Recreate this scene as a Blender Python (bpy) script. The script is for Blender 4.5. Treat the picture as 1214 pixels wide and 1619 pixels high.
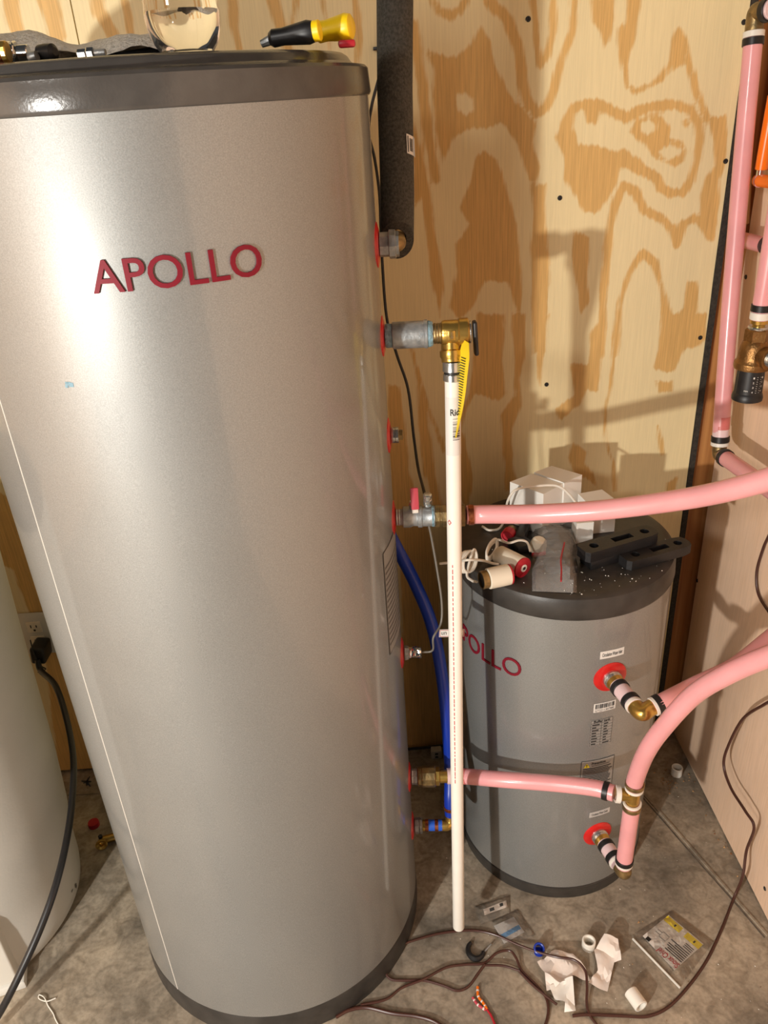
import bpy, bmesh, math, random
import numpy as np
from mathutils import Vector, Matrix
random.seed(7); RNG = np.random.default_rng(7)
for o in list(bpy.data.objects): bpy.data.objects.remove(o)
SC = bpy.context.scene; COL = SC.collection

# ------------------------------------------------------------------ camera (a phone held 1.55 m up, tilted down 28 degrees)
F_PX, EYE = 1245.0, 1.55
_d = np.array([158, 2357.5, F_PX]); _d /= np.linalg.norm(_d)
_f = np.array([0, 0, 1.0]); _f = _f - (_f @ _d) * _d; _f /= np.linalg.norm(_f)
_r = np.cross(_d, _f)
CAMM = np.array([_r, _f, -_d]); CAMP = np.array([0, 0, EYE])
cd = bpy.data.cameras.new('camera'); cd.sensor_fit = 'HORIZONTAL'; cd.sensor_width = 36; cd.lens = F_PX / 1214 * 36
cd.clip_start = 0.02
cam = bpy.data.objects.new('camera', cd); COL.objects.link(cam)
R3 = Matrix([[CAMM[i][0], -CAMM[i][1], -CAMM[i][2]] for i in range(3)])
cam.matrix_world = Matrix.Translation(Vector(CAMP)) @ R3.to_4x4()
SC.camera = cam

# ------------------------------------------------------------------ world, lamps, exposure
W = bpy.data.worlds.new('world'); SC.world = W; W.use_nodes = True
W.node_tree.nodes['Background'].inputs[0].default_value = (0.94, 0.94, 0.94, 1)
W.node_tree.nodes['Background'].inputs[1].default_value = 0.045
def lamp(name, kind, loc, energy, color, **kw):
    l = bpy.data.lights.new(name, kind); l.energy = energy; l.color = color
    for k, v in kw.items(): setattr(l, k, v)
    o = bpy.data.objects.new(name, l); COL.objects.link(o); o.location = loc
    return o
lamp('work_lamp', 'POINT', (-1.30, -1.02, 1.06), 162, (1.0, 0.96, 0.89), shadow_soft_size=0.035)
cl = lamp('ceiling_lamp', 'AREA', (-1.55, -1.40, 2.42), 25, (1.0, 0.95, 0.88), shape='RECTANGLE', size=0.5, size_y=0.25)
cl.rotation_euler = (Vector((-1.55, -1.4, 2.42)) - Vector((0.1, 1.2, 0.7))).to_track_quat('Z', 'Y').to_euler()
SC.view_settings.view_transform = 'Standard'; SC.view_settings.look = 'None'
SC.view_settings.gamma = 1.0; SC.view_settings.exposure = 0.31; SC.view_settings.use_curve_mapping = False

# ------------------------------------------------------------------ measuring helpers: a pixel of the photograph plus a known plane gives a point
def ray(px, py): return CAMM @ np.array([px - 607, py - 809.5, F_PX])
def atY(px, py, y): r = ray(px, py); return Vector(CAMP + r * (y / r[1]))
def atX(px, py, x): r = ray(px, py); return Vector(CAMP + r * (x / r[0]))
def atZ(px, py, z=0.0): r = ray(px, py); return Vector(CAMP + r * ((z - EYE) / r[2]))
def atD(px, py, zc): return Vector(CAMP + ray(px, py) / F_PX * zc)
def atC(px, py, T):
    r = ray(px, py); cx, cy, R = T
    a = r[0]**2 + r[1]**2; b = -2 * (r[0] * cx + r[1] * cy); c = cx * cx + cy * cy - R * R
    D = max(b * b - 4 * a * c, 0)
    return Vector(CAMP + r * ((-b - math.sqrt(D)) / (2 * a)))
BIG = (-0.2756, 1.1525, 0.2915)
SMALL = (0.341, 1.307, 0.2045)
def phi(p, T): return math.atan2(p.y - T[1], p.x - T[0])

# ------------------------------------------------------------------ materials
def lin(c):
    return tuple(((v / 255) / 12.92 if v / 255 <= 0.04045 else ((v / 255 + 0.055) / 1.055) ** 2.4) for v in c)
def mat(name, rgb, rough=0.5, metal=0.0, var=0.0, scale=20, bump=0.0, bscale=120, coat=0.0, rgb2=None, stretch=(1, 1, 1), spec=0.5, sss=0.0, trans=0.0, contrast=(0.35, 0.65)):
    m = bpy.data.materials.new(name); m.use_nodes = True
    nt = m.node_tree; b = nt.nodes['Principled BSDF']
    c = lin(rgb)
    b.inputs['Base Color'].default_value = (*c, 1); b.inputs['Roughness'].default_value = rough
    b.inputs['Metallic'].default_value = metal; b.inputs['Specular IOR Level'].default_value = spec
    if coat: b.inputs['Coat Weight'].default_value = coat; b.inputs['Coat Roughness'].default_value = 0.10
    if sss:
        b.inputs['Subsurface Weight'].default_value = sss; b.inputs['Subsurface Scale'].default_value = 0.01
        b.inputs['Subsurface Radius'].default_value = (1.0, 0.4, 0.35)
    if trans: b.inputs['Transmission Weight'].default_value = trans
    tc = nt.nodes.new('ShaderNodeTexCoord'); mp = nt.nodes.new('ShaderNodeMapping'); mp.inputs['Scale'].default_value = stretch
    nt.links.new(tc.outputs['Object'], mp.inputs['Vector'])
    if var or rgb2:
        n = nt.nodes.new('ShaderNodeTexNoise'); n.inputs['Scale'].default_value = scale; n.inputs['Detail'].default_value = 5
        nt.links.new(mp.outputs[0], n.inputs['Vector'])
        r = nt.nodes.new('ShaderNodeValToRGB')
        c2 = lin(rgb2) if rgb2 else tuple(v * (1 - var) for v in c)
        c1 = c if rgb2 else tuple(min(1, v * (1 + var)) for v in c)
        r.color_ramp.elements[0].position = contrast[0]; r.color_ramp.elements[1].position = contrast[1]
        r.color_ramp.elements[0].color = (*c2, 1); r.color_ramp.elements[1].color = (*c1, 1)
        nt.links.new(n.outputs['Fac'], r.inputs[0]); nt.links.new(r.outputs[0], b.inputs['Base Color'])
    if bump:
        n2 = nt.nodes.new('ShaderNodeTexNoise'); n2.inputs['Scale'].default_value = bscale; n2.inputs['Detail'].default_value = 4
        nt.links.new(mp.outputs[0], n2.inputs['Vector'])
        bp = nt.nodes.new('ShaderNodeBump'); bp.inputs['Strength'].default_value = bump; bp.inputs['Distance'].default_value = 0.004
        nt.links.new(n2.outputs['Fac'], bp.inputs['Height']); nt.links.new(bp.outputs[0], b.inputs['Normal'])
    return m
def clear_film(name, tint=(0.93, 0.93, 0.92), gloss=0.10, rough=0.12, bump=0.5, bscale=60):
    m = bpy.data.materials.new(name); m.use_nodes = True; nt = m.node_tree; nt.nodes.clear()
    out = nt.nodes.new('ShaderNodeOutputMaterial'); tr = nt.nodes.new('ShaderNodeBsdfTransparent'); tr.inputs[0].default_value = (*tint, 1)
    gl = nt.nodes.new('ShaderNodeBsdfGlossy'); gl.inputs['Roughness'].default_value = rough
    df = nt.nodes.new('ShaderNodeBsdfDiffuse'); df.inputs[0].default_value = (0.90, 0.87, 0.83, 1)
    fr = nt.nodes.new('ShaderNodeLayerWeight'); fr.inputs[0].default_value = 0.13
    mx = nt.nodes.new('ShaderNodeMixShader'); mx2 = nt.nodes.new('ShaderNodeMixShader'); mx2.inputs[0].default_value = gloss
    n = nt.nodes.new('ShaderNodeTexNoise'); n.inputs['Scale'].default_value = bscale; n.inputs['Detail'].default_value = 3
    tc = nt.nodes.new('ShaderNodeTexCoord'); nt.links.new(tc.outputs['Object'], n.inputs['Vector'])
    bp = nt.nodes.new('ShaderNodeBump'); bp.inputs['Strength'].default_value = bump; bp.inputs['Distance'].default_value = 0.01
    nt.links.new(n.outputs['Fac'], bp.inputs['Height'])
    for s in (gl, fr, df): nt.links.new(bp.outputs[0], s.inputs['Normal'])
    nt.links.new(tr.outputs[0], mx2.inputs[1]); nt.links.new(df.outputs[0], mx2.inputs[2])
    nt.links.new(fr.outputs['Fresnel'], mx.inputs[0]); nt.links.new(mx2.outputs[0], mx.inputs[1]); nt.links.new(gl.outputs[0], mx.inputs[2])
    nt.links.new(mx.outputs[0], out.inputs[0])
    return m
def glass(name, ior, rough=0.0, col=(1, 1, 1)):
    m = bpy.data.materials.new(name); m.use_nodes = True; b = m.node_tree.nodes['Principled BSDF']
    b.inputs['Base Color'].default_value = (*col, 1); b.inputs['Transmission Weight'].default_value = 1
    b.inputs['Roughness'].default_value = rough; b.inputs['IOR'].default_value = ior
    return m

def plywood_material(name, pale, orange, strength=1.0):
    """pale early wood with darker rotary-cut bands: the band shapes come from the 'grain' attribute, their torn edges and fibres from noise"""
    m = bpy.data.materials.new(name); m.use_nodes = True; nt = m.node_tree; b = nt.nodes['Principled BSDF']
    b.inputs['Roughness'].default_value = 0.55; b.inputs['Specular IOR Level'].default_value = 0.35
    L = nt.links.new
    tc = nt.nodes.new('ShaderNodeTexCoord')
    def noise(sc, stretch, det=4):
        mp = nt.nodes.new('ShaderNodeMapping'); mp.inputs['Scale'].default_value = stretch
        n = nt.nodes.new('ShaderNodeTexNoise'); n.inputs['Scale'].default_value = sc; n.inputs['Detail'].default_value = det
        L(tc.outputs['Object'], mp.inputs[0]); L(mp.outputs[0], n.inputs['Vector']); return n.outputs['Fac']
    def math_(op, a, bb, c=None):
        n = nt.nodes.new('ShaderNodeMath'); n.operation = op
        for i, v in enumerate((a, bb, c)):
            if v is None: continue
            if isinstance(v, (int, float)): n.inputs[i].default_value = v
            else: L(v, n.inputs[i])
        return n.outputs[0]
    at = nt.nodes.new('ShaderNodeAttribute'); at.attribute_name = 'grain'
    j1 = math_('MULTIPLY_ADD', noise(170, (1, 1, 0.09)), 0.014, -0.007)
    j2 = math_('MULTIPLY_ADD', noise(22, (1, 1, 0.6)), 0.014, -0.007)
    h = math_('ADD', math_('ADD', at.outputs['Fac'], j1), j2)
    ss = nt.nodes.new('ShaderNodeMapRange'); ss.interpolation_type = 'SMOOTHSTEP'
    ss.inputs['From Min'].default_value = -0.0035; ss.inputs['From Max'].default_value = 0.004
    L(h, ss.inputs['Value'])
    fib = noise(420, (1, 1, 0.03), 3)
    broad = noise(5, (1.4, 1, 0.5), 3)
    mixp = nt.nodes.new('ShaderNodeMixRGB'); mixp.inputs[1].default_value = (*[v * 0.90 for v in lin(pale)], 1); mixp.inputs[2].default_value = (*[min(1, v * 1.08) for v in lin(pale)], 1)
    L(broad, mixp.inputs[0])
    mixo = nt.nodes.new('ShaderNodeMixRGB'); mixo.inputs[1].default_value = (*[v * 0.90 for v in lin(orange)], 1); mixo.inputs[2].default_value = (*[min(1, v * 1.08) for v in lin(orange)], 1)
    fr = nt.nodes.new('ShaderNodeMapRange'); fr.inputs['From Min'].default_value = 0.3; fr.inputs['From Max'].default_value = 0.7; L(fib, fr.inputs['Value'])
    L(fr.outputs[0], mixo.inputs[0])
    mx = nt.nodes.new('ShaderNodeMixRGB'); L(math_('MULTIPLY', ss.outputs[0], strength), mx.inputs[0]); L(mixp.outputs[0], mx.inputs[1]); L(mixo.outputs[0], mx.inputs[2])
    dk = nt.nodes.new('ShaderNodeMixRGB'); dk.blend_type = 'MULTIPLY'; dk.inputs[0].default_value = 0.09
    L(mx.outputs[0], dk.inputs[1]); L(fr.outputs[0], dk.inputs[2])
    L(dk.outputs[0], b.inputs['Base Color'])
    bp = nt.nodes.new('ShaderNodeBump'); bp.inputs['Strength'].default_value = 0.12; bp.inputs['Distance'].default_value = 0.002
    L(fib, bp.inputs['Height']); L(bp.outputs[0], b.inputs['Normal'])
    return m

def silver_paint(name):
    """silver metallic paint: fine flake sparkle, faint scuffs"""
    m = mat(name, (178, 177, 174), rough=0.40, metal=0.5, coat=0.7)
    nt = m.node_tree; b = nt.nodes['Principled BSDF']
    tc = nt.nodes.new('ShaderNodeTexCoord'); n = nt.nodes.new('ShaderNodeTexNoise'); n.inputs['Scale'].default_value = 700; n.inputs['Detail'].default_value = 1
    nt.links.new(tc.outputs['Object'], n.inputs['Vector'])
    r = nt.nodes.new('ShaderNodeValToRGB'); c = lin((147, 148, 146))
    r.color_ramp.elements[0].position = 0.3; r.color_ramp.elements[1].position = 0.72
    r.color_ramp.elements[0].color = (*[v * 0.88 for v in c], 1); r.color_ramp.elements[1].color = (*[v * 1.12 for v in c], 1)
    nt.links.new(n.outputs['Fac'], r.inputs[0]); nt.links.new(r.outputs[0], b.inputs['Base Color'])
    n2 = nt.nodes.new('ShaderNodeTexNoise'); n2.inputs['Scale'].default_value = 6; n2.inputs['Detail'].default_value = 6
    nt.links.new(tc.outputs['Object'], n2.inputs['Vector'])
    mr = nt.nodes.new('ShaderNodeMapRange'); mr.inputs['From Min'].default_value = 0.3; mr.inputs['From Max'].default_value = 0.7
    mr.inputs['To Min'].default_value = 0.44; mr.inputs['To Max'].default_value = 0.54
    nt.links.new(n2.outputs['Fac'], mr.inputs['Value']); nt.links.new(mr.outputs[0], b.inputs['Roughness'])
    bp = nt.nodes.new('ShaderNodeBump'); bp.inputs['Strength'].default_value = 0.05; bp.inputs['Distance'].default_value = 0.001
    nt.links.new(n.outputs['Fac'], bp.inputs['Height']); nt.links.new(bp.outputs[0], b.inputs['Normal'])
    return m

M = dict(
    ply=plywood_material('plywood', (234, 215, 168), (216, 174, 108)),
    birch=plywood_material('smooth_plywood', (240, 208, 180), (228, 192, 158), 0.35),
    stud=mat('stud_wood', (206, 150, 88), 0.6, rgb2=(150, 92, 45), scale=60, stretch=(1, 1, 0.03), contrast=(0.3, 0.7)),
    tar=mat('tar_strip', (46, 42, 36), 0.8, var=0.4, scale=200, bump=0.4),
    silver=silver_paint('silver_paint'),
    lid=mat('dark_grey_plastic', (76, 73, 70), 0.2, var=0.10, scale=40, bump=0.05, bscale=300),
    lid_dusty=mat('dusty_grey_plastic', (54, 51, 48), 0.42, var=0.25, scale=30, bump=0.05, bscale=300, rgb2=None),
    gasket=mat('red_rubber', (206, 28, 27), 0.35, coat=0.3, var=0.12, scale=30, bump=0.15, bscale=90),
    letter=mat('crimson_plastic', (122, 16, 36), 0.55, spec=0.3),
    galv=mat('galvanised_steel', (186, 188, 188), 0.42, 0.6, rgb2=(138, 142, 144), scale=60, bump=0.15, bscale=200),
    zinc=mat('bright_zinc', (196, 198, 196), 0.25, 0.9, var=0.1, scale=80),
    putty=mat('blue_thread_sealant', (142, 178, 196), 0.7, rgb2=(110, 140, 150), scale=90, bump=0.8, bscale=200),
    brass=mat('brass', (196, 160, 84), 0.28, 0.9, var=0.14, scale=40, bump=0.08, bscale=180),
    brass_old=mat('weathered_brass', (164, 138, 92), 0.4, 0.8, rgb2=(116, 100, 70), scale=60, bump=0.2, bscale=150),
    bronze=mat('cast_bronze', (160, 120, 72), 0.38, 0.85, rgb2=(118, 84, 48), scale=30, bump=0.25, bscale=240),
    chrome=mat('chrome', (215, 215, 212), 0.12, 1.0),
    copper=mat('copper', (196, 118, 78), 0.3, 0.9, rgb2=(140, 74, 48), scale=120, contrast=(0.4, 0.6)),
    foam=mat('black_foam', (84, 81, 74), 0.9, rgb2=(58, 56, 51), scale=300, bump=0.6, bscale=500),
    black=mat('black_plastic', (30, 29, 30), 0.42, var=0.2, scale=60),
    bracket=mat('dusty_black_plastic', (34, 33, 34), 0.45, rgb2=(24, 23, 24), scale=30, bump=0.1, bscale=200),
    ring=mat('black_crimp', (44, 42, 42), 0.4, 0.5),
    pex=mat('pink_pex', (230, 162, 165), 0.30, var=0.05, scale=14, sss=0.25, coat=0.2),
    pex_deep=mat('red_pex_liquid', (206, 112, 108), 0.32, sss=0.2, coat=0.2),
    pex_end=mat('milky_pex_end', (226, 198, 200), 0.32, sss=0.2),
    pexring=mat('white_pex_ring', (228, 222, 212), 0.4),
    pvc=mat('white_pvc', (240, 236, 226), 0.38, var=0.02, scale=20),
    pvc_print=mat('red_print', (196, 92, 88), 0.6),
    blue=mat('blue_pex', (16, 52, 160), 0.35, sss=0.0),
    blue_tape=mat('blue_pipe_stub', (38, 92, 200), 0.4),
    cable=mat('black_cable', (26, 25, 27), 0.42),
    grey_wire=mat('grey_wire', (120, 116, 108), 0.5),
    brown_wire=mat('brown_wire', (74, 44, 36), 0.35),
    white_cable=mat('white_cable', (226, 218, 204), 0.45),
    white_plastic=mat('white_plastic', (214, 210, 200), 0.45, var=0.03, scale=8),
    cream=mat('cream_plastic', (230, 220, 200), 0.35),
    softener=mat('softener_plastic', (205, 203, 196), 0.5, var=0.04, scale=6, bump=0.05, bscale=200),
    purple=mat('dark_purple_plastic', (44, 38, 58), 0.45),
    yellow=mat('yellow_grip', (246, 208, 20), 0.38, var=0.04, scale=30),
    yellow_tag=mat('yellow_tag', (236, 204, 36), 0.5),
    ink=mat('black_ink', (26, 24, 24), 0.6),
    grey_ink=mat('grey_ink', (92, 88, 84), 0.6),
    red_ink=mat('red_ink', (180, 30, 40), 0.6),
    sticker=mat('sticker_paper', (226, 222, 216), 0.5),
    grey_sticker=mat('silver_sticker', (190, 186, 182), 0.45),
    clear_label=mat('clear_label', (158, 156, 152), 0.4, 0.3),
    yellow_ink=mat('yellow_ink', (236, 214, 40), 0.5),
    blue_ink=mat('blue_ink', (92, 146, 196), 0.5),
    paper=mat('crumpled_paper', (238, 226, 216), 0.75, bump=0.2, bscale=60),
    card=mat('white_card', (236, 232, 224), 0.55),
    cloth=mat('grey_terry_cloth', (216, 212, 204), 0.95, var=0.15, scale=160, bump=0.8, bscale=260),
    red_plastic=mat('red_plastic', (176, 30, 44), 0.4),
    pink_red=mat('faded_red_handle', (190, 70, 84), 0.45),
    film=clear_film('clear_bag_film', (0.97, 0.97, 0.96), 0.05),
    film2=clear_film('hazy_bag_film', (0.97, 0.96, 0.95), 0.21, 0.12, 0.5, 60),
    glass=glass('bottle_plastic', 1.28, 0.02),
    water=glass('water', 1.33),
    orange=mat('orange_pex', (246, 122, 24), 0.3, var=0.04, sss=0.1),
    debris=mat('foam_crumbs', (232, 228, 218), 0.7),
    woodchip=mat('wood_chips', (190, 150, 100), 0.8, rgb2=(120, 80, 50), scale=60),
    soil=mat('black_smudge', (40, 36, 33), 0.8),
)
def concrete():
    m = mat('concrete', (150, 139, 122), 0.62, bump=0.22, bscale=70); nt = m.node_tree; b = nt.nodes['Principled BSDF']; L = nt.links.new
    tc = nt.nodes.new('ShaderNodeTexCoord')
    def ramp(sc, det, a, bcol, p0, p1, dist=0.0):
        n = nt.nodes.new('ShaderNodeTexNoise'); n.inputs['Scale'].default_value = sc; n.inputs['Detail'].default_value = det; n.inputs['Distortion'].default_value = dist
        L(tc.outputs['Object'], n.inputs['Vector'])
        r = nt.nodes.new('ShaderNodeValToRGB'); r.color_ramp.elements[0].position = p0; r.color_ramp.elements[1].position = p1
        r.color_ramp.elements[0].color = (*a, 1); r.color_ramp.elements[1].color = (*bcol, 1); L(n.outputs['Fac'], r.inputs[0]); return r.outputs[0]
    base = ramp(4.5, 8, lin((128, 120, 108)), lin((190, 176, 156)), 0.36, 0.66, 0.6)
    def mul(a, bb, f):
        x = nt.nodes.new('ShaderNodeMixRGB'); x.blend_type = 'MULTIPLY'; x.inputs[0].default_value = f; L(a, x.inputs[1]); L(bb, x.inputs[2]); return x.outputs[0]
    c = mul(base, ramp(28, 6, (0.52, 0.50, 0.47), (1, 1, 1), 0.34, 0.60, 1.2), 0.75)
    c = mul(c, ramp(140, 3, (0.6, 0.58, 0.55), (1.05, 1.03, 1.0), 0.3, 0.6), 0.5)
    L(c, b.inputs['Base Color'])
    return m
M['concrete'] = concrete()
M['concrete_dark'] = mat('dark_concrete_edge', (96, 88, 78), 0.8, var=0.25, scale=60, bump=0.3)

# ------------------------------------------------------------------ mesh building
class MB:
    def __init__(self): self.v = []; self.f = []
    def add(self, verts, faces):
        k = len(self.v); self.v += [Vector(p) for p in verts]; self.f += [tuple(i + k for i in fc) for fc in faces]; return self
    def lathe(self, p0, axis, prof, n=28, cap=True):
        ax = Vector(axis).normalized(); u = ax.orthogonal().normalized(); w = ax.cross(u); p0 = Vector(p0)
        vs, fs = [], []
        for (r, h) in prof:
            for i in range(n):
                a = 2 * math.pi * i / n; vs.append(p0 + ax * h + (u * math.cos(a) + w * math.sin(a)) * r)
        for j in range(len(prof) - 1):
            for i in range(n):
                a, b_ = j * n + i, j * n + (i + 1) % n; fs.append((a, b_, b_ + n, a + n))
        if cap:
            fs.append(tuple(range(n - 1, -1, -1))); fs.append(tuple(range((len(prof) - 1) * n, len(prof) * n)))
        return self.add(vs, fs)
    def tube(self, pts, r, n=14, cap=True, flat=1.0):
        pts = [Vector(p) for p in pts]; N = len(pts); rr = r if hasattr(r, '__len__') else [r] * N
        vs, fs = [], []; t0 = (pts[1] - pts[0]).normalized(); u = t0.orthogonal().normalized()
        for i, p in enumerate(pts):
            t = (pts[min(i + 1, N - 1)] - pts[max(i - 1, 0)]).normalized()
            u = (u - t * u.dot(t)).normalized(); w = t.cross(u)
            for k in range(n):
                a = 2 * math.pi * k / n; vs.append(p + (u * math.cos(a) + w * math.sin(a) * flat) * rr[i])
        for j in range(N - 1):
            for i in range(n):
                a, b_ = j * n + i, j * n + (i + 1) % n; fs.append((a, b_, b_ + n, a + n))
        if cap: fs.append(tuple(range(n - 1, -1, -1))); fs.append(tuple(range((N - 1) * n, N * n)))
        return self.add(vs, fs)
    def box(self, c, size, rot=None, bevel=0.0, seg=2):
        bm = bmesh.new(); bmesh.ops.create_cube(bm, size=1.0); bmesh.ops.scale(bm, vec=size, verts=bm.verts)
        if bevel: bmesh.ops.bevel(bm, geom=bm.edges, offset=bevel, segments=seg, affect='EDGES', profile=0.5)
        mt = Matrix.Translation(Vector(c)) @ (rot.to_4x4() if rot is not None else Matrix.Identity(4))
        bm.transform(mt); bm.verts.index_update()
        self.add([v.co.copy() for v in bm.verts], [[v.index for v in f.verts] for f in bm.faces]); bm.free(); return self
    def prism(self, poly, origin, ux, uy, depth):
        """2-D polygon in the frame (origin, ux, uy), thickened by depth along ux x uy"""
        ux, uy, o = Vector(ux), Vector(uy), Vector(origin); nz = ux.cross(uy).normalized(); n = len(poly)
        vs = [o + ux * x + uy * y for x, y in poly] + [o + ux * x + uy * y + nz * depth for x, y in poly]
        fs = [tuple(range(n - 1, -1, -1)), tuple(range(n, 2 * n))] + [(i, (i + 1) % n, (i + 1) % n + n, i + n) for i in range(n)]
        return self.add(vs, fs)
    def build(self, name, m, parent=None, sharp=35, kind=None):
        base = wloc(parent) if parent else None
        if base is None:
            lo = Vector([min(p[i] for p in self.v) for i in range(3)]); hi = Vector([max(p[i] for p in self.v) for i in range(3)])
            base = Vector(((lo.x + hi.x) / 2, (lo.y + hi.y) / 2, lo.z))
        me = bpy.data.meshes.new(name); me.from_pydata([p - base for p in self.v], [], self.f)
        bm = bmesh.new(); bm.from_mesh(me); bmesh.ops.recalc_face_normals(bm, faces=bm.faces); bm.to_mesh(me); bm.free()
        if sharp:
            me.polygons.foreach_set('use_smooth', [True] * len(me.polygons)); me.set_sharp_from_angle(angle=math.radians(sharp))
        me.materials.append(M[m] if isinstance(m, str) else m); me.update()
        o = bpy.data.objects.new(name, me); COL.objects.link(o)
        if parent: o.parent = parent; WL[o.name] = base
        else: o.location = base; WL[o.name] = base
        if kind: o['kind'] = kind
        return o
WL = {}
def wloc(o): return WL[o.name]
def tag(o, label=None, cat=None, group=None, kind=None):
    if label: o['label'] = label
    if cat: o['category'] = cat
    if group: o['group'] = group
    if kind: o['kind'] = kind
    return o
def thing(name, label, cat, loc, group=None):
    o = bpy.data.objects.new(name, None); COL.objects.link(o); o.location = Vector(loc); o.empty_display_size = 0.02
    WL[o.name] = Vector(loc); return tag(o, label, cat, group)
def spline(pts, per=10):
    P = [Vector(p) for p in pts]; P = [P[0] * 2 - P[1]] + P + [P[-1] * 2 - P[-2]]; out = []
    for i in range(1, len(P) - 2):
        a, b, c, d = P[i - 1], P[i], P[i + 1], P[i + 2]
        for k in range(per):
            t = k / per
            out.append(0.5 * ((2 * b) + (c - a) * t + (2 * a - 5 * b + 4 * c - d) * t * t + (3 * b - a - 3 * c + d) * t ** 3))
    out.append(P[-2]); return out
def cyl(p0, p1, r, name, m, parent, n=24, bev=0.0008, label=None):
    p0, p1 = Vector(p0), Vector(p1); h = (p1 - p0).length
    o = MB().lathe(p0, p1 - p0, [(r - bev, 0), (r, bev), (r, h - bev), (r - bev, h)], n).build(name, m, parent)
    if label: o['label'] = label
    return o
def prof(p0, axis, pr, name, m, parent, n=28, label=None, sharp=35):
    o = MB().lathe(p0, axis, pr, n).build(name, m, parent, sharp=sharp)
    if label: o['label'] = label
    return o
def ringband(p, axis, r, w, name, m, parent, th=0.002, n=28):
    """a band (crimp ring) centred on p"""
    a = Vector(axis).normalized()
    return MB().lathe(Vector(p) - a * w / 2, a, [(r, 0), (r + th - .0005, 0), (r + th, .0005), (r + th, w - .0005), (r + th - .0005, w), (r, w), (r, 0)], n, cap=False).build(name, m, parent)
def text2d(s, size=1.0, extrude=0.0, bold=0.0, sub=0.0):
    cu = bpy.data.curves.new('lettering', 'FONT'); cu.body = s; cu.size = size; cu.extrude = extrude; cu.offset = bold; cu.resolution_u = 4
    o = bpy.data.objects.new('lettering_tmp', cu); COL.objects.link(o)
    dg = bpy.context.evaluated_depsgraph_get(); me = bpy.data.meshes.new_from_object(o.evaluated_get(dg))
    bpy.data.objects.remove(o); bpy.data.curves.remove(cu)
    if sub:
        bm = bmesh.new(); bm.from_mesh(me); bmesh.ops.triangulate(bm, faces=bm.faces)
        for _ in range(3):
            ed = [e for e in bm.edges if abs(e.verts[0].co.x - e.verts[1].co.x) > sub]
            if not ed: break
            bmesh.ops.subdivide_edges(bm, edges=ed, cuts=1); bmesh.ops.triangulate(bm, faces=bm.faces)
        bm.to_mesh(me); bm.free()
    vs = [v.co.copy() for v in me.vertices]; fs = [tuple(p.vertices) for p in me.polygons]; bpy.data.meshes.remove(me)
    return vs, fs
def fit_text(s, x0, x1, y0, y1, depth, sub=0.0, bold=0.0):
    vs, fs = text2d(s, 1.0, 0.5 if depth else 0.0, bold, sub=sub)
    ax, bx = min(v.x for v in vs), max(v.x for v in vs); ay, by = min(v.y for v in vs), max(v.y for v in vs)
    return [Vector((x0 + (v.x - ax) / (bx - ax) * (x1 - x0), y0 + (v.y - ay) / (by - ay) * (y1 - y0), (v.z + 0.5) * depth if depth else 0)) for v in vs], fs
def on_cyl(T, vs, ph0, z0, off, skew=0.0):
    """flat artwork (x along the girth, y up, z out) wrapped on the tank T"""
    out = []
    for v in vs:
        a = ph0 + v.x / T[2]; R = T[2] + off + v.z
        out.append(Vector((T[0] + R * math.cos(a), T[1] + R * math.sin(a), z0 + v.y + skew * v.x)))
    return out
def rect2d(x0, x1, y0, y1, n=8, d=0.0):
    vs, fs = [], []
    for i in range(n + 1):
        x = x0 + (x1 - x0) * i / n; vs += [Vector((x, y0, d)), Vector((x, y1, d))]
    for i in range(n): fs.append((2 * i, 2 * i + 2, 2 * i + 3, 2 * i + 1))
    return vs, fs
def wrap(T, parts, ph0, z0, off, name, m, parent, skew=0.0):
    mb = MB()
    for vs, fs in parts: mb.add(on_cyl(T, vs, ph0, z0, off, skew), fs)
    return mb.build(name, m, parent, sharp=0)
def on_plane(parts, o, ux, uy, off, name, m, parent):
    mb = MB(); ux, uy = Vector(ux), Vector(uy); nz = ux.cross(uy).normalized(); o = Vector(o)
    for vs, fs in parts: mb.add([o + ux * v.x + uy * v.y + nz * (off + v.z) for v in vs], fs)
    return mb.build(name, m, parent, sharp=0)
def barcode(x0, x1, y0, y1, n=26):
    parts = []; x = x0
    while x < x1:
        w = random.choice((1, 1, 2, 3)) * (x1 - x0) / 75; parts.append(rect2d(x, min(x + w, x1), y0, y1, 1)); x += w + random.choice((1, 1, 2)) * (x1 - x0) / 75
    return parts
def lines2d(x0, x1, ys, h, ragged=0.15):
    return [rect2d(x0, x1 - random.random() * ragged * (x1 - x0), y, y + h, 5) for y in ys]

# ------------------------------------------------------------------ the setting
WALL_Y, WALL_X = 1.565, 0.733
fl = MB().box((0.0, 0.2, -0.05), (5.0, 4.0, 0.1)).build('floor', 'concrete', sharp=0); tag(fl, kind='structure')
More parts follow.
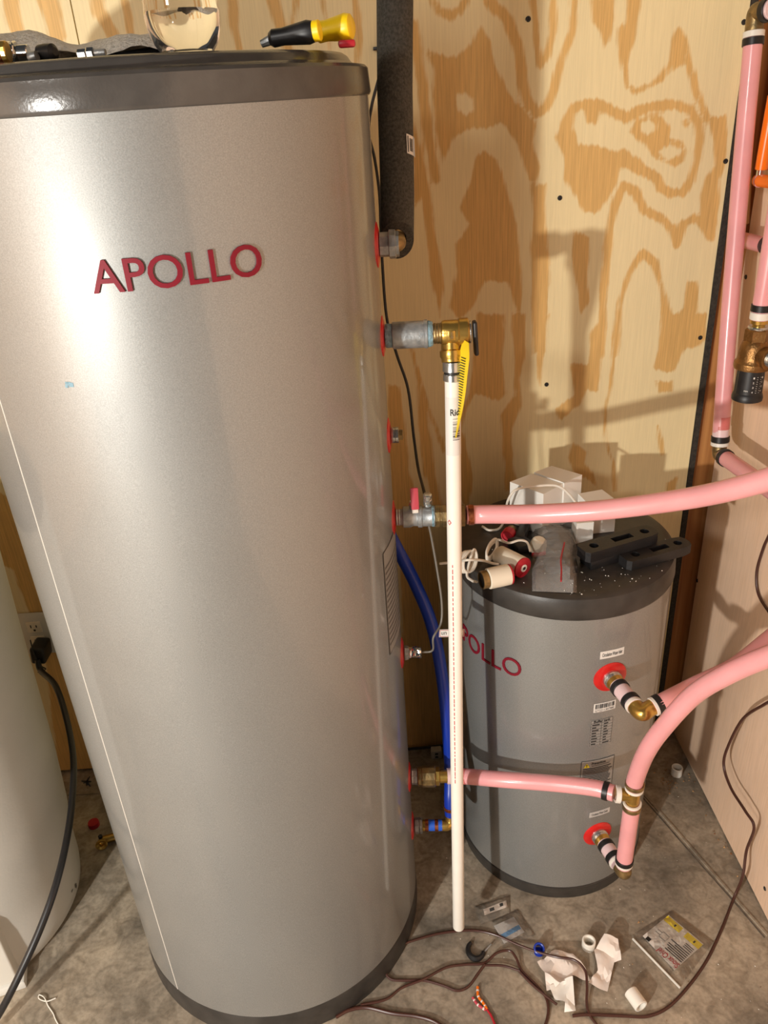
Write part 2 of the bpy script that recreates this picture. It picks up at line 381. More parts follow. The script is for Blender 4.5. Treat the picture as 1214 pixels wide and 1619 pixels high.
# trowelled joint lips and the crack beside the right wall
def strip_on_floor(pts, w, h, name, m):
    mb = MB()
    for a, b in zip(pts[:-1], pts[1:]):
        a, b = Vector(a), Vector(b); t = (b - a).normalized(); s = Vector((-t.y, t.x, 0)) * w / 2
        q = [a + s, a - s, b - s, b + s]
        up = Vector((0, 0, h))
        mb.add([p + Vector((0, 0, -.002)) for p in q] + [p - (p - (a if i in (0, 1) else b)) * 0.35 + up for i, p in enumerate(q)], [(0, 1, 5, 4), (1, 2, 6, 5), (2, 3, 7, 6), (3, 0, 4, 7), (4, 5, 6, 7)])
    return mb.build(name, m, fl)
j0, j1 = atZ(1015, 1253), atZ(1214, 1480)
strip_on_floor([j0, j0.lerp(j1, .3) + Vector((.001, 0, 0)), j0.lerp(j1, .62), j1], 0.007, 0.0022, 'joint_lip', 'concrete')
jd = [j0 + Vector((-.008, -.003, 0)), j0.lerp(j1, .25) + Vector((-.0075, -.003, 0)), j0.lerp(j1, .5) + Vector((-.009, -.002, 0)), j0.lerp(j1, .8) + Vector((-.007, -.002, 0)), j1 + Vector((-.008, -.003, 0))]
strip_on_floor(jd, 0.005, 0.0006, 'joint_crack', 'concrete_dark')
strip_on_floor([(-1.2, 1.492, 0), (-0.6, 1.487, 0), (-0.2, 1.492, 0)], 0.008, 0.003, 'joint_lip', 'concrete')

wb = MB().box((-0.7, 1.655, 1.25), (4.0, 0.10, 2.5)).build('wall_back', 'stud', sharp=0); tag(wb, kind='structure')
wr = MB().box((WALL_X + 0.07, 0.30, 1.25), (0.10, 2.62, 2.5)).build('wall_right', 'stud', sharp=0); tag(wr, kind='structure')
wl = MB().box((-2.55, 0.2, 1.25), (0.10, 4.0, 2.5)).build('wall_left', 'birch', sharp=0); tag(wl, kind='structure')

# --- back wall sheets. Most outlines are grain, traced as closed patches and bands in photograph pixels and laid on the sheet's own plane
c6 = lambda L: [(600 + x / 1.977, y / 1.977) for x, y in L]
c7 = lambda L: [(600 + x / 2.248, 500 + y / 2.248) for x, y in L]
PATCH = [  # orange patches
    c6([(780, 410), (800, 380), (840, 360), (880, 365), (910, 400), (905, 430), (950, 435), (962, 470), (955, 510), (920, 520), (880, 505), (850, 490), (830, 450), (800, 430)]),
    c6([(943, 372), (957, 368), (972, 378), (970, 398), (955, 403), (943, 392)]),
    c6([(1020, 365), (1085, 355), (1088, 420), (1082, 520), (1062, 560), (1062, 620), (1055, 700), (1045, 750), (1015, 745), (1003, 690), (1003, 610), (1015, 560), (1045, 520), (1045, 440)]),
    c6([(775, -20), (820, -20), (810, 60), (800, 120), (785, 160), (770, 230), (760, 180), (765, 90)]),
    c6([(660, -20), (735, -20), (735, 60), (720, 130), (700, 150), (690, 100), (665, 70)]),
    c6([(545, 430), (560, 400), (580, 350), (600, 320), (650, 310), (700, 310), (745, 330), (780, 350), (800, 370), (770, 385), (730, 375), (690, 350), (680, 395), (650, 380), (640, 340), (610, 355), (600, 400), (620, 450), (680, 455), (745, 470), (790, 500), (840, 530), (800, 545), (750, 520), (740, 580), (700, 640), (680, 670), (640, 660), (600, 600), (575, 560), (575, 490), (555, 450)]),
    c6([(475, 575), (520, 575), (520, 700), (530, 800), (525, 1000), (520, 1107), (480, 1107), (475, 900)]),
    c6([(605, 720), (660, 740), (650, 850), (655, 940), (630, 980), (615, 900), (600, 800)]),
    c6([(150, 160), (240, 180), (290, 130), (315, 85), (345, 130), (360, 200), (400, 290), (450, 340), (490, 390), (480, 440), (500, 520), (490, 570), (470, 560), (430, 450), (380, 390), (330, 400), (280, 400), (230, 430), (200, 520), (180, 450), (165, 300), (170, 220)]),
    c6([(330, 470), (370, 500), (400, 600), (430, 700), (445, 850), (440, 1000), (400, 880), (330, 880), (290, 960), (250, 1000), (215, 960), (240, 850), (240, 760), (280, 700), (250, 650), (285, 560), (300, 490)]),
    c6([(105, 380), (130, 480), (160, 600), (180, 760), (200, 900), (190, 990), (165, 900), (150, 760), (130, 620), (105, 650)]),
    c6([(925, 105), (940, 100), (955, 140), (965, 200), (930, 215), (905, 230), (912, 180)]),
    c6([(965, 880), (990, 880), (995, 960), (985, 1010), (995, 1060), (950, 1100), (885, 1107), (880, 960), (900, 900), (920, 1000), (950, 960)]),
    c7([(345, -10), (445, -10), (440, 150), (450, 280), (430, 300), (380, 290), (320, 270), (330, 150)]),
    c7([(470, -10), (520, -10), (515, 150), (500, 220), (505, 320), (470, 400), (480, 560), (500, 620), (450, 620), (430, 350), (480, 280), (475, 100)]),
    c7([(545, -10), (605, -10), (590, 60), (570, 250), (555, 150)]),
    c7([(745, 60), (795, -10), (795, 100), (775, 270), (735, 260), (720, 310), (640, 370), (620, 330), (690, 280), (680, 170), (740, 170)]),
    c7([(1010, -10), (1165, -10), (1160, 80), (1130, 110), (1090, 120), (1050, 190), (1020, 200), (970, 185), (990, 120)]),
    c7([(985, 230), (1040, 230), (1040, 270), (990, 275)]),
    c7([(690, 450), (740, 480), (730, 520), (760, 560), (775, 610), (740, 580), (690, 560), (670, 500)]),
    c7([(1020, 590), (1060, 570), (1050, 640), (1010, 650)]),
    c7([(30, 240), (70, 250), (90, 400), (110, 560), (150, 720), (40, 900), (30, 600)]),
    c7([(140, 200), (175, 380), (200, 560), (230, 720), (200, 700), (160, 560), (135, 380)]),
    [(632, 815), (672, 812), (690, 900), (700, 1000), (704, 1185), (640, 1185)],  # not grain: warm bounce light in the shade between the tanks, painted as orange
    [(-30, 770), (60, 800), (90, 900), (130, 1060), (150, 1235), (95, 1235), (70, 1040), (20, 900), (-30, 880)],
    c7([(230, 330), (300, 420), (330, 560), (320, 700), (270, 640), (240, 500)]),
]
HOLE = [c6([(815, 385), (845, 373), (868, 388), (862, 412), (835, 420), (815, 408)]), c6([(905, 452), (942, 470), (930, 490), (900, 502), (872, 475)]),
        c6([(240, 300), (265, 290), (290, 310), (292, 345), (270, 362), (245, 345)])]
BAND = [  # (width in pixels, centre line)
    (8, c6([(760, 480), (790, 505), (820, 530), (850, 545), (870, 560), (880, 590), (915, 605), (950, 600), (975, 560), (990, 510), (998, 440), (995, 380), (970, 345), (920, 328), (850, 332), (800, 350), (770, 372)])),
    (8, c6([(690, 1107), (700, 900), (720, 720), (735, 640), (765, 578), (800, 600), (830, 660), (880, 680), (915, 715), (930, 760), (950, 700), (985, 680), (1010, 700), (1030, 740)])),
    (6, c6([(760, 90), (765, 200), (775, 270), (800, 285), (850, 265), (880, 245), (910, 200), (925, 120), (935, 100), (950, 130), (970, 210), (990, 280), (1010, 340), (1025, 370)])),
    (7, c6([(610, 0), (605, 100), (580, 150), (560, 220), (545, 280), (520, 340), (490, 355), (465, 310)])),
    (9, c6([(105, 80), (130, 250), (150, 400), (175, 560)])),
    (9, c6([(340, 0), (400, 60), (430, 140), (445, 260), (465, 330)])),
    (7, c6([(170, 0), (185, 35), (220, 50), (250, 30), (270, 0)])),
    (6, c6([(480, 0), (490, 120), (500, 200), (520, 180), (540, 100), (545, 0)])),
    (6, c6([(735, 1107), (750, 950), (780, 850), (820, 788), (860, 820), (882, 900), (890, 1000), (905, 1107)])),
    (4, c7([(850, 0), (830, 80), (825, 230), (800, 330), (805, 450), (830, 520), (835, 620)])),
    (5, c7([(990, 390), (1005, 490)])),
    (4, c7([(100, 60), (130, 180), (175, 330), (230, 480)])),
    (5, c7([(280, 420), (300, 330), (330, 270)])),
    # strip of wall above the big tank
    (12, [(14, -20), (20, 30), (30, 60), (34, 95)]), (10, [(58, -20), (78, 25), (92, 90)]), (5, [(82, -20), (92, 20), (100, 60)]),
    (10, [(150, -20), (155, 15), (180, 60), (190, 95)]), (6, [(190, -20), (202, 20), (212, 90)]), (7, [(365, -20), (370, 40), (380, 90)]),
    (9, [(425, -20), (440, 30), (458, 80)]), (4, [(505, -20), (517, 40), (524, 80)]), (5, [(470, -20), (462, 40)]),
    (5, [(560, -20), (567, 60), (560, 140)]),
]
def field(nx, nz, xs, zs):
    gx, gz = np.meshgrid(xs, zs); px = gx.ravel(); pz = gz.ravel(); best = np.full(px.shape, -0.03)
    tow = lambda L: np.array([[(q := atY(x, y, WALL_Y)).x, q.z] for x, y in L])
    def segd(A, B):
        d = B - A; t = np.clip(((px - A[0]) * d[0] + (pz - A[1]) * d[1]) / max(d @ d, 1e-12), 0, 1)
        return np.hypot(px - A[0] - t * d[0], pz - A[1] - t * d[1])
    def sd(poly):
        n = len(poly); dist = np.full(px.shape, 9.0); ins = np.zeros(px.shape, bool)
        for i in range(n):
            A, B = poly[i], poly[(i + 1) % n]; dist = np.minimum(dist, segd(A, B))
            c = ((A[1] > pz) != (B[1] > pz)); xi = (B[0] - A[0]) * (pz - A[1]) / (B[1] - A[1] + 1e-12) + A[0]; ins ^= c & (px < xi)
        return np.where(ins, dist, -dist)
    for P in PATCH: best = np.maximum(best, sd(tow(P)))
    for P in HOLE: best = np.minimum(best, -sd(tow(P)))
    for w, P in BAND:
        L = tow(P); dist = np.full(px.shape, 9.0)
        for A, B in zip(L[:-1], L[1:]): dist = np.minimum(dist, segd(A, B))
        best = np.maximum(best, w * 0.00105 - dist)
    return np.clip(best, -0.03, 0.03)
def sheet(x0, x1, z0, z1, y0, th, m, parent, traced, step):
    nx = max(2, int((x1 - x0) / step)) + 1; nz = int((z1 - z0) / step) + 1
    xs = np.linspace(x0, x1, nx); zs = np.linspace(z0, z1, nz)
    gx, gz = np.meshgrid(xs, zs); base = wloc(parent)
    front = np.stack([gx.ravel(), np.full(gx.size, y0), gz.ravel()], 1)
    cor = np.array([[x0, y0 + th, z0], [x1, y0 + th, z0], [x1, y0 + th, z1], [x0, y0 + th, z1], [x0, y0, z0], [x1, y0, z0], [x1, y0, z1], [x0, y0, z1]])
    V = np.concatenate([front, cor]) - np.array(base)
    i = np.arange(nx - 1)[None, :] + nx * np.arange(nz - 1)[:, None]; i = i.ravel()
    F = np.stack([i, i + 1, i + nx + 1, i + nx], 1).tolist(); k = gx.size
    F += [[k, k + 3, k + 2, k + 1], [k, k + 1, k + 5, k + 4], [k + 1, k + 2, k + 6, k + 5], [k + 2, k + 3, k + 7, k + 6], [k + 3, k, k + 4, k + 7]]
    me = bpy.data.meshes.new('plywood_sheet'); me.from_pydata(V.tolist(), [], F)
    g = field(nx, nz, xs, zs) if traced else np.full(gx.size, -0.004)
    a = me.attributes.new('grain', 'FLOAT', 'POINT'); a.data.foreach_set('value', np.concatenate([g, np.full(8, -0.03)]).astype(np.float32))
    me.materials.append(M[m]); o = bpy.data.objects.new('plywood_sheet', me); COL.objects.link(o); o.parent = parent; WL[o.name] = base; return o
sheet(-0.461, 0.678, 0.012, 2.5, WALL_Y, 0.018, 'ply', wb, True, 0.006)
sheet(-1.682, -0.4635, 0.012, 2.5, WALL_Y + .001, 0.018, 'ply', wb, True, 0.012)
sheet(-2.5, -1.685, 0.012, 2.5, WALL_Y, 0.018, 'ply', wb, False, 0.05)
# corner: tar strip on the sheet's edge, then the stud
s_ = MB(); n_ = 40
pv = []
for k in range(n_ + 1):
    z = 0.0 + 2.5 * k / n_; pv.append((z, 0.0005 * math.sin(k * 1.7) + (0.0015 if 1.05 < z < 1.33 else 0)))
for (z0, e0), (z1, e1) in zip(pv[:-1], pv[1:]):
    s_.add([(0.679 - e0, 1.563, z0), (0.691, 1.563, z0), (0.691, 1.59, z0), (0.679, 1.59, z0), (0.679 - e1, 1.563, z1), (0.691, 1.563, z1), (0.691, 1.59, z1), (0.679, 1.59, z1)],
           [(0, 1, 5, 4), (1, 2, 6, 5), (3, 0, 4, 7)])
s_.build('tar_paper_strip', 'tar', wb, sharp=0)['label'] = 'black tar paper strip along the sheet edge'
st_ = MB().box((0.72, 1.592, 1.25), (0.056, 0.03, 2.5), bevel=0.003).build('corner_stud', 'stud', wb)
st_['label'] = 'orange striped wooden stud in the corner'
# right wall sheet
rs = MB(); rs.box((WALL_X + 0.009, 0.289, 1.2515), (0.018, 2.548, 2.497), bevel=0.001, seg=1); o = rs.build('plywood_sheet', 'birch', wr, sharp=0)
o['label'] = 'smooth pinkish plywood sheet'
# screws
scr = MB().lathe((0, 0, 0), (0, -1, 0), [(0.0042, -.002), (0.0046, 0.0002), (0.004, 0.0012), (0.0022, 0.0013), (0.0012, 0.0002)], 12).build('screw_head', 'black', wb)
for (x, y) in [(1147, 255), (1176, 35), (885, 313), (864, 608), (1107, 534), (835, 30)]:
    c = scr.copy(); COL.objects.link(c); p = atY(x, y, WALL_Y - .0005); c.location = p; c.parent = wb
bpy.data.objects.remove(scr)
sc2 = MB().lathe((0, 0, 0), (-1, 0, 0), [(0.0042, -.002), (0.0046, 0.0002), (0.004, 0.0012), (0.0022, 0.0013), (0.0012, 0.0002)], 12).build('screw_head', 'black', wr)
for (x, y) in [(1179, 438), (1102, 918), (1209, 1405)]:
    c = sc2.copy(); COL.objects.link(c); p = atX(x, y, WALL_X - .0003); c.location = p; c.parent = wr
bpy.data.objects.remove(sc2)

# ------------------------------------------------------------------ the two tanks
def ring_gasket(T, p, nrm, parent, r=0.030, rin=0.017, k=1.0):
    p = Vector(p); nrm = Vector(nrm).normalized()
    return MB().lathe(p, nrm, [(rin, -.004), (r - .003, -.006), (r, -.0025), (r - .001, .001), (r - .005, .003 * k), (rin + .004, .005 * k), (rin, .004 * k), (rin, -.004)], 36, cap=False).build('gasket', 'gasket', parent)
bx, by, BR = BIG
big = thing('hot_water_tank', "tall silver water tank with dark grey lid, filling the left half of the picture", 'tank', (bx, by, 0))
MB().lathe((bx, by, 0), (0, 0, 1), [(BR - .012, 0), (BR + .001, .0005), (BR + .0015, .02), (BR + .0005, .052), (BR - .002, .058), (BR - .01, .058)], 96).build('base_ring', 'lid_dusty', big)
MB().lathe((bx, by, 0), (0, 0, 1), [(BR - .006, .056), (BR, .060), (BR, .4), (BR, .8), (BR, 1.2), (BR, 1.553)], 128, cap=False).build('shell', 'silver', big)
sm_ = MB(); ph = phi(atC(285, 1592, BIG), BIG); ph = phi(atC(150, 1130, BIG), BIG)
sm_.add(on_cyl(BIG, [Vector((-.0009, 0, -.001)), Vector((.0009, 0, -.001)), Vector((.0004, 0, .0006)), Vector((-.0004, 0, .0006)), Vector((-.0009, 1.49, -.001)), Vector((.0009, 1.49, -.001)), Vector((.0004, 1.49, .0006)), Vector((-.0004, 1.49, .0006))], ph, 0.061, 0), [(0, 1, 5, 4), (1, 2, 6, 5), (2, 3, 7, 6), (3, 0, 4, 7)])
sm_.build('seam', 'pexring', big, sharp=0)
ld = MB().lathe((bx, by, 0), (0, 0, 1), [(BR - .004, 1.550), (BR + .002, 1.5535), (BR + .0035, 1.557), (BR + .0015, 1.583), (BR - .002, 1.5865), (BR - .016, 1.5885), (BR - .0195, 1.591), (BR - .0235, 1.597), (BR - .029, 1.6005), (BR - .04, 1.6015), (0.02, 1.6015)], 128).build('lid', 'lid', big)
A0, A1 = phi(atC(150, 466, BIG), BIG), phi(atC(415, 430, BIG), BIG)
wd = (A1 - A0) * BR
wrap(BIG, [fit_text('APOLLO', 0, wd, 0, 0.0345, 0.0022, sub=0.006, bold=0.006)], A0, 1.382, 0.0003, 'lettering', 'letter', big)
# paint chip, faded label by the ports
pc = atC(104, 609, BIG)
wrap(BIG, [rect2d(0, .007, 0, .004, 2), rect2d(.004, .010, -.002, .003, 2), rect2d(-.001, .003, -.003, 0, 2)], phi(pc, BIG), pc.z, 0.0003, 'paint_chip', 'putty', big)
la, lb = atC(606, 893, BIG), atC(628, 893, BIG); pa, pb = phi(la, BIG), -0.02
zt = atC(606, 893, BIG).z; lw = (pb - pa) * BR
lbl = wrap(BIG, [rect2d(0, lw, -.175, 0.02, 10)], pa, zt, 0.0006, 'data_label', 'clear_label', big)
wrap(BIG, [rect2d(.004, lw, -.012 - k * .0105, -.008 - k * .0105, 5) for k in range(15)] + [rect2d(0, .0015, -.175, .02, 1), rect2d(0, lw, -.175, -.1735, 4), rect2d(0, lw, .0185, .02, 4)], pa, zt, 0.0010, 'label_print', 'grey_ink', lbl)
# ports down the side
TH = math.radians(-4.0); PN = Vector((math.cos(TH), math.sin(TH), 0)); PP = Vector((bx + BR * math.cos(TH), by + BR * math.sin(TH), 0))
def port(px, py): q = atY(px, py, PP.y); return Vector((PP.x, PP.y, q.z))
PORTS = [port(600, 387), port(610, 531), port(617, 688), port(624, 818), port(637, 1032), port(648, 1228), port(653, 1305)]
for i, p in enumerate(PORTS): ring_gasket(BIG, p, PN, big, (.031, .030, .028, .029, .028, .029, .028)[i], 0.0165, .6)

sx, sy, SR = SMALL
sml = thing('buffer_tank', 'short silver buffer tank with dusty dark grey lid, standing in the corner', 'tank', (sx, sy, 0))
MB().lathe((sx, sy, 0), (0, 0, 1), [(SR - .014, 0), (SR - .001, .0005), (SR + .0015, .028), (SR + .0015, .032), (SR - .004, .035), (SR - .01, .035)], 96).build('base_ring', 'lid_dusty', sml)
MB().lathe((sx, sy, 0), (0, 0, 1), [(SR - .003, .033), (SR, .036), (SR, .3), (SR, .5), (SR, .733)], 112, cap=False).build('shell', 'silver', sml)
MB().lathe((sx, sy, 0), (0, 0, 1), [(SR - .004, .731), (SR + .002, .733), (SR + .0035, .737), (SR + .002, .767), (SR - .001, .774), (SR - .008, .7775), (SR - .02, .778), (0.02, .778)], 112).build('lid', 'lid_dusty', sml)
B1 = phi(atC(824.5, 1050, SMALL), SMALL)
wrap(SMALL, [fit_text('APOLLO', -0.199, 0, 0, 0.0395, 0.0018, sub=0.006, bold=0.0)], B1, 0.588, 0.0003, 'lettering', 'letter', sml)
P1, P2 = atC(965, 1070, SMALL), atC(945, 1318, SMALL)
def nrm(p, T): return Vector((p.x - T[0], p.y - T[1], 0)).normalized()
N1, N2 = nrm(P1, SMALL), nrm(P2, SMALL)
ring_gasket(SMALL, P1, N1, sml, 0.0325, 0.0155); ring_gasket(SMALL, P2, N2, sml, 0.0315, 0.0155)
def sticker(T, pxc, pyc, w, h, m, parent, off=0.0005, name='sticker'):
    p = atC(pxc, pyc, T); a = phi(p, T) - w / 2 / T[2]; z = p.z - h / 2
    return wrap(T, [rect2d(0, w, 0, h, 8)], a, z, off, name, m, parent), a, z
s, a, z = sticker(SMALL, 968, 1033, 0.047, 0.0165, 'sticker', sml); s['label'] = 'white sticker above the upper red gasket'
wrap(SMALL, [fit_text('Circulation Water Inlet', .004, .043, .0045, .0125, 0, bold=.01)], a, z, 0.0009, 'sticker_print', 'ink', s)
s, a, z = sticker(SMALL, 948, 1285, 0.046, 0.0145, 'grey_sticker', sml); s['label'] = 'pale sticker above the lower red gasket'
wrap(SMALL, [fit_text('Circulation Water Outlet', .005, .041, .004, .0105, 0)], a, z, 0.0009, 'sticker_print', 'ink', s)
s, a, z = sticker(SMALL, 956, 1117, 0.044, 0.021, 'sticker', sml); s['label'] = 'barcode sticker'
wrap(SMALL, barcode(.003, .041, .0085, .019) + [fit_text('GT2211307980', .003, .041, .0015, .0065, 0)], a, z, 0.0009, 'sticker_print', 'ink', s)
s, a, z = sticker(SMALL, 950, 1157, 0.046, 0.065, 'clear_label', sml); s['label'] = 'data table sticker'
tb = [fit_text('Buffer tank', .007, .040, .0575, .0635, 0, bold=.02)]
for k in range(9): tb.append(rect2d(.001, .045, .056 - k * .0068, .0565 - k * .0068, 6))
tb += [rect2d(.001, .0015, .001, .064, 1), rect2d(.0445, .045, .001, .064, 1), rect2d(.022, .0225, .001, .056, 1), rect2d(.001, .045, .0635, .064, 6)]
for k in range(8):
    y = .0513 - k * .0068
    tb += [rect2d(.004, .010 + random.random() * .009, y, y + .0026, 3), rect2d(.027, .033 + random.random() * .008, y, y + .0024, 3)]
wrap(SMALL, tb, a, z, 0.0009, 'sticker_print', 'ink', s)
s, a, z = sticker(SMALL, 944, 1224, 0.069, 0.080, 'clear_label', sml); s['label'] = 'clear warning label with black frame'
wl_ = [rect2d(0, .069, .0790, .080, 8), rect2d(0, .069, 0, .001, 8), rect2d(0, .001, 0, .08, 1), rect2d(.068, .069, 0, .08, 1), fit_text('Precautions', .021, .050, .068, .0745, 0, bold=.02), rect2d(.021, .058, .0645, .0655, 5)]
wl_ += lines2d(.004, .066, [.058 - k * .0042 for k in range(11)], .0021)
wl_ += [rect2d(.014, .036, .007, .008, 4), rect2d(.024, .028, .004, .011, 1), rect2d(.036, .040, .0085, .0095, 1)]
wrap(SMALL, wl_, a, z, 0.0009, 'label_print', 'ink', s)
wrap(SMALL, [([Vector((.005, .0625, 0)), Vector((.0175, .0625, 0)), Vector((.01125, .0735, 0))], [(0, 1, 2)])], a, z, 0.0009, 'warning_triangle', 'yellow_ink', s)
wrap(SMALL, [([Vector((.0105, .0665, 0)), Vector((.012, .0665, 0)), Vector((.0122, .0708, 0)), Vector((.0103, .0708, 0))], [(0, 1, 2, 3)]), rect2d(.0105, .012, .0640, .0655, 1)], a, z, 0.0012, 'exclamation_mark', 'ink', s)

# ------------------------------------------------------------------ fittings on the big tank's side (they point along +x)
UX = PN; UZ = Vector((0, 0, 1)); UY = Vector((0, 1, 0))
# 1 insulated outlet: nipple, brass elbow going up into black foam sleeve
p = PORTS[0]
f1 = thing('insulated_riser', 'black foam insulated riser pipe with barcode sticker, rising beside the big tank', 'pipe', p + UX * .035)
prof(p + UX * .004, UX, [(.0165, 0), (.0165, .012), (.0195, .013), (.0195, .021), (.017, .022), (.017, .026)], 'galvanised_nipple', 'galv', f1, 8, sharp=20)
fa, fb = atY(623.5, 0, 1.205), atY(628, 380, 1.180)
SLR = .0238
def annulus_cut(c, r0, r1, k, n=36):
    """the sleeve's end, cut on the slant: the side toward the room is shorter"""
    vs = []
    for r in (r0, r1):
        for i in range(n): a_ = 2 * math.pi * i / n; vs.append(Vector(c) + Vector((math.cos(a_) * r, math.sin(a_) * r, -math.sin(a_) * r * k)))
    return vs, [(i, (i + 1) % n, (i + 1) % n + n, i + n) for i in range(n)]
mb = MB(); n = 36; zl = [0, .06, .12, .19, .25, .31, .4, .6, .95]; axd = (fa - fb) / (fa.z - fb.z)
for r in (SLR, .0135):
    vs = []
    for zk in zl:
        c = fb + axd * zk + Vector((.0009 * math.sin(zk * 25), 0, 0))
        for i in range(n):
            a_ = 2 * math.pi * i / n; w = max(0, 1 - zk / .055)
            vs.append(c + Vector((math.cos(a_) * r, math.sin(a_) * r, -math.sin(a_) * r * 1.25 * w)))
    mb.add(vs, [(j * n + i, j * n + (i + 1) % n, (j + 1) * n + (i + 1) % n, (j + 1) * n + i) for j in range(len(zl) - 1) for i in range(n)])
mb.add(*annulus_cut(fb, .0135, SLR, 1.25)); mb.build('foam_sleeve', 'foam', f1)
e0_ = p + UX * .022; ex = fb.x - .001
MB().tube(spline([e0_, Vector((ex - .010, e0_.y, p.z)), Vector((ex - .003, e0_.y + .003, p.z)), Vector((ex, e0_.y + .012, p.z)), Vector((ex, fb.y - .012, p.z)), Vector((ex, fb.y - .002, p.z + .006)), Vector((fb.x, fb.y, p.z + .03))], 8), .0118, 18).build('brass_elbow', 'brass_old', f1)
TS = (fb.x, fb.y, SLR + .0003); zs_ = atY(641, 226, fb.y).z
TS = (fb.x + axd.x * (zs_ - fb.z), fb.y + axd.y * (zs_ - fb.z), SLR + .0011)
sa = math.radians(-58)
stk = wrap(TS, [rect2d(0, .026, -.012, .012, 10)], sa, zs_, .0003, 'sticker', 'sticker', f1, skew=-.35); stk['label'] = 'white barcode sticker'
wrap(TS, barcode(.005, .012, -.008, .008) + [rect2d(.0015, .003, -.010, .010, 1)], sa, zs_, .0007, 'sticker_print', 'ink', stk, skew=-.35)
wrap(TS, [rect2d(.0145, .016, -.012, .012, 1)], sa, zs_, .0007, 'sticker_stripe', 'blue_ink', stk, skew=-.35)

# 2 relief valve on a galvanised coupling
p = PORTS[1]
rv = thing('relief_valve', 'brass relief valve with black lever on a grey galvanised coupling', 'valve', p + UX * .08)
prof(p + UX * .004, UX, [(.0165, 0), (.0175, .002), (.0170, .011), (.016, .012)], 'thread_sealant', 'putty', rv)
prof(p + UX * .014, UX, [(.0175, 0), (.0195, .001), (.0195, .046), (.0205, .047), (.0205, .051), (.0175, .052)], 'galvanised_coupling', 'galv', rv)
prof(p + UX * .064, UX, [(.0185, 0), (.0190, .003), (.0175, .008), (.0165, .009)], 'thread_sealant', 'putty', rv)
prof(p + UX * .071, UX, [(.0135, 0), (.015, .001), (.0143, .003), (.015, .005), (.0143, .007), (.0150, .009), (.0143, .011), (.015, .013), (.014, .016)], 'threaded_neck', 'brass_old', rv)
vc = p + UX * .099
prof(p + UX * .085, UX, [(.014, 0), (.0175, .001), (.0185, .004), (.0185, .024), (.0205, .026), (.0205, .038), (.018, .040)], 'valve_body', 'brass', rv)
MB().box(vc + Vector((-.001, -.0188, .001)), (.010, .0016, .014), bevel=.0006).build('raised_plate', 'brass', rv)
on_plane([([Vector(q) for q in [(-.0012, .005, 0), (.0012, .005, 0), (.0012, -.001, 0), (.003, -.001, 0), (0, -.0055, 0), (-.003, -.001, 0), (-.0012, -.001, 0)]], [(0, 1, 2, 3, 4, 5, 6)])], vc + Vector((-.001, -.0197, .001)), (1, 0, 0), (0, 0, 1), .0002, 'arrow_mark', 'brass_old', rv)
prof(vc + UZ * -.012, Vector((0, -.30, -1)), [(.015, 0), (.015, .012), (.0175, .014), (.0175, .022), (.0155, .025), (.0155, .030)], 'outlet_neck', 'brass', rv)
prof(p + UX * .125, UX, [(.0155, 0), (.016, .001), (.016, .0025), (.0135, .003)], 'end_disc', 'zinc', rv)
MB().box(p + UX * .1335 + Vector((0, -.005, -.008)), (.0065, .016, .050), Matrix.Rotation(math.radians(-3), 3, 'Y'), bevel=.0028, seg=3).build('lever', 'black', rv)
# yellow warning tag hanging from the valve
tg = thing('hanging_tag', 'yellow printed warning tag hanging from the relief valve', 'tag', p + UX * .128 + UZ * -.09)
ty = PP.y - .035
ta, tb_, tc_, td = atY(737, 540, ty), atY(732, 590, ty), atY(727, 640, ty), atY(718, 690, ty)
mb = MB()
L_ = spline([ta, tb_, tc_, td], 6); wds = np.interp(np.linspace(0, 1, len(L_)), [0, .15, .5, 1], [.003, .0068, .006, .0022])
vs, fs = [], []
for q, w in zip(L_, wds): vs += [q + Vector((-w, .012, 0)), q + Vector((w * .8, -.008, 0)), q + Vector((w * .8 + .0006, -.0075, 0)), q + Vector((-w + .0006, .0125, 0))]
for k in range(len(L_) - 1):
    a = 4 * k
    for i in range(4): fs.append((a + i, a + (i + 1) % 4, a + 4 + (i + 1) % 4, a + 4 + i))
MB().add(vs, fs).build('tag_card', 'yellow_tag', tg)
mb = MB()
for k in range(3, len(L_) - 5):
    for q in (0.25, .75):
        c = L_[k].lerp(L_[k + 1], q); w = wds[k]
        e0, e1 = c + Vector((-w * .55, .0075, 0)), c + Vector((w * .25, -.003, 0)); o_ = Vector((-.0006, -.0006, 0)); h_ = Vector((0, 0, .0013))
        mb.add([e0 + o_, e1 + o_, e1 + o_ + h_, e0 + o_ + h_], [(0, 1, 2, 3)])
mb.build('tag_print', 'ink', tg, sharp=0)

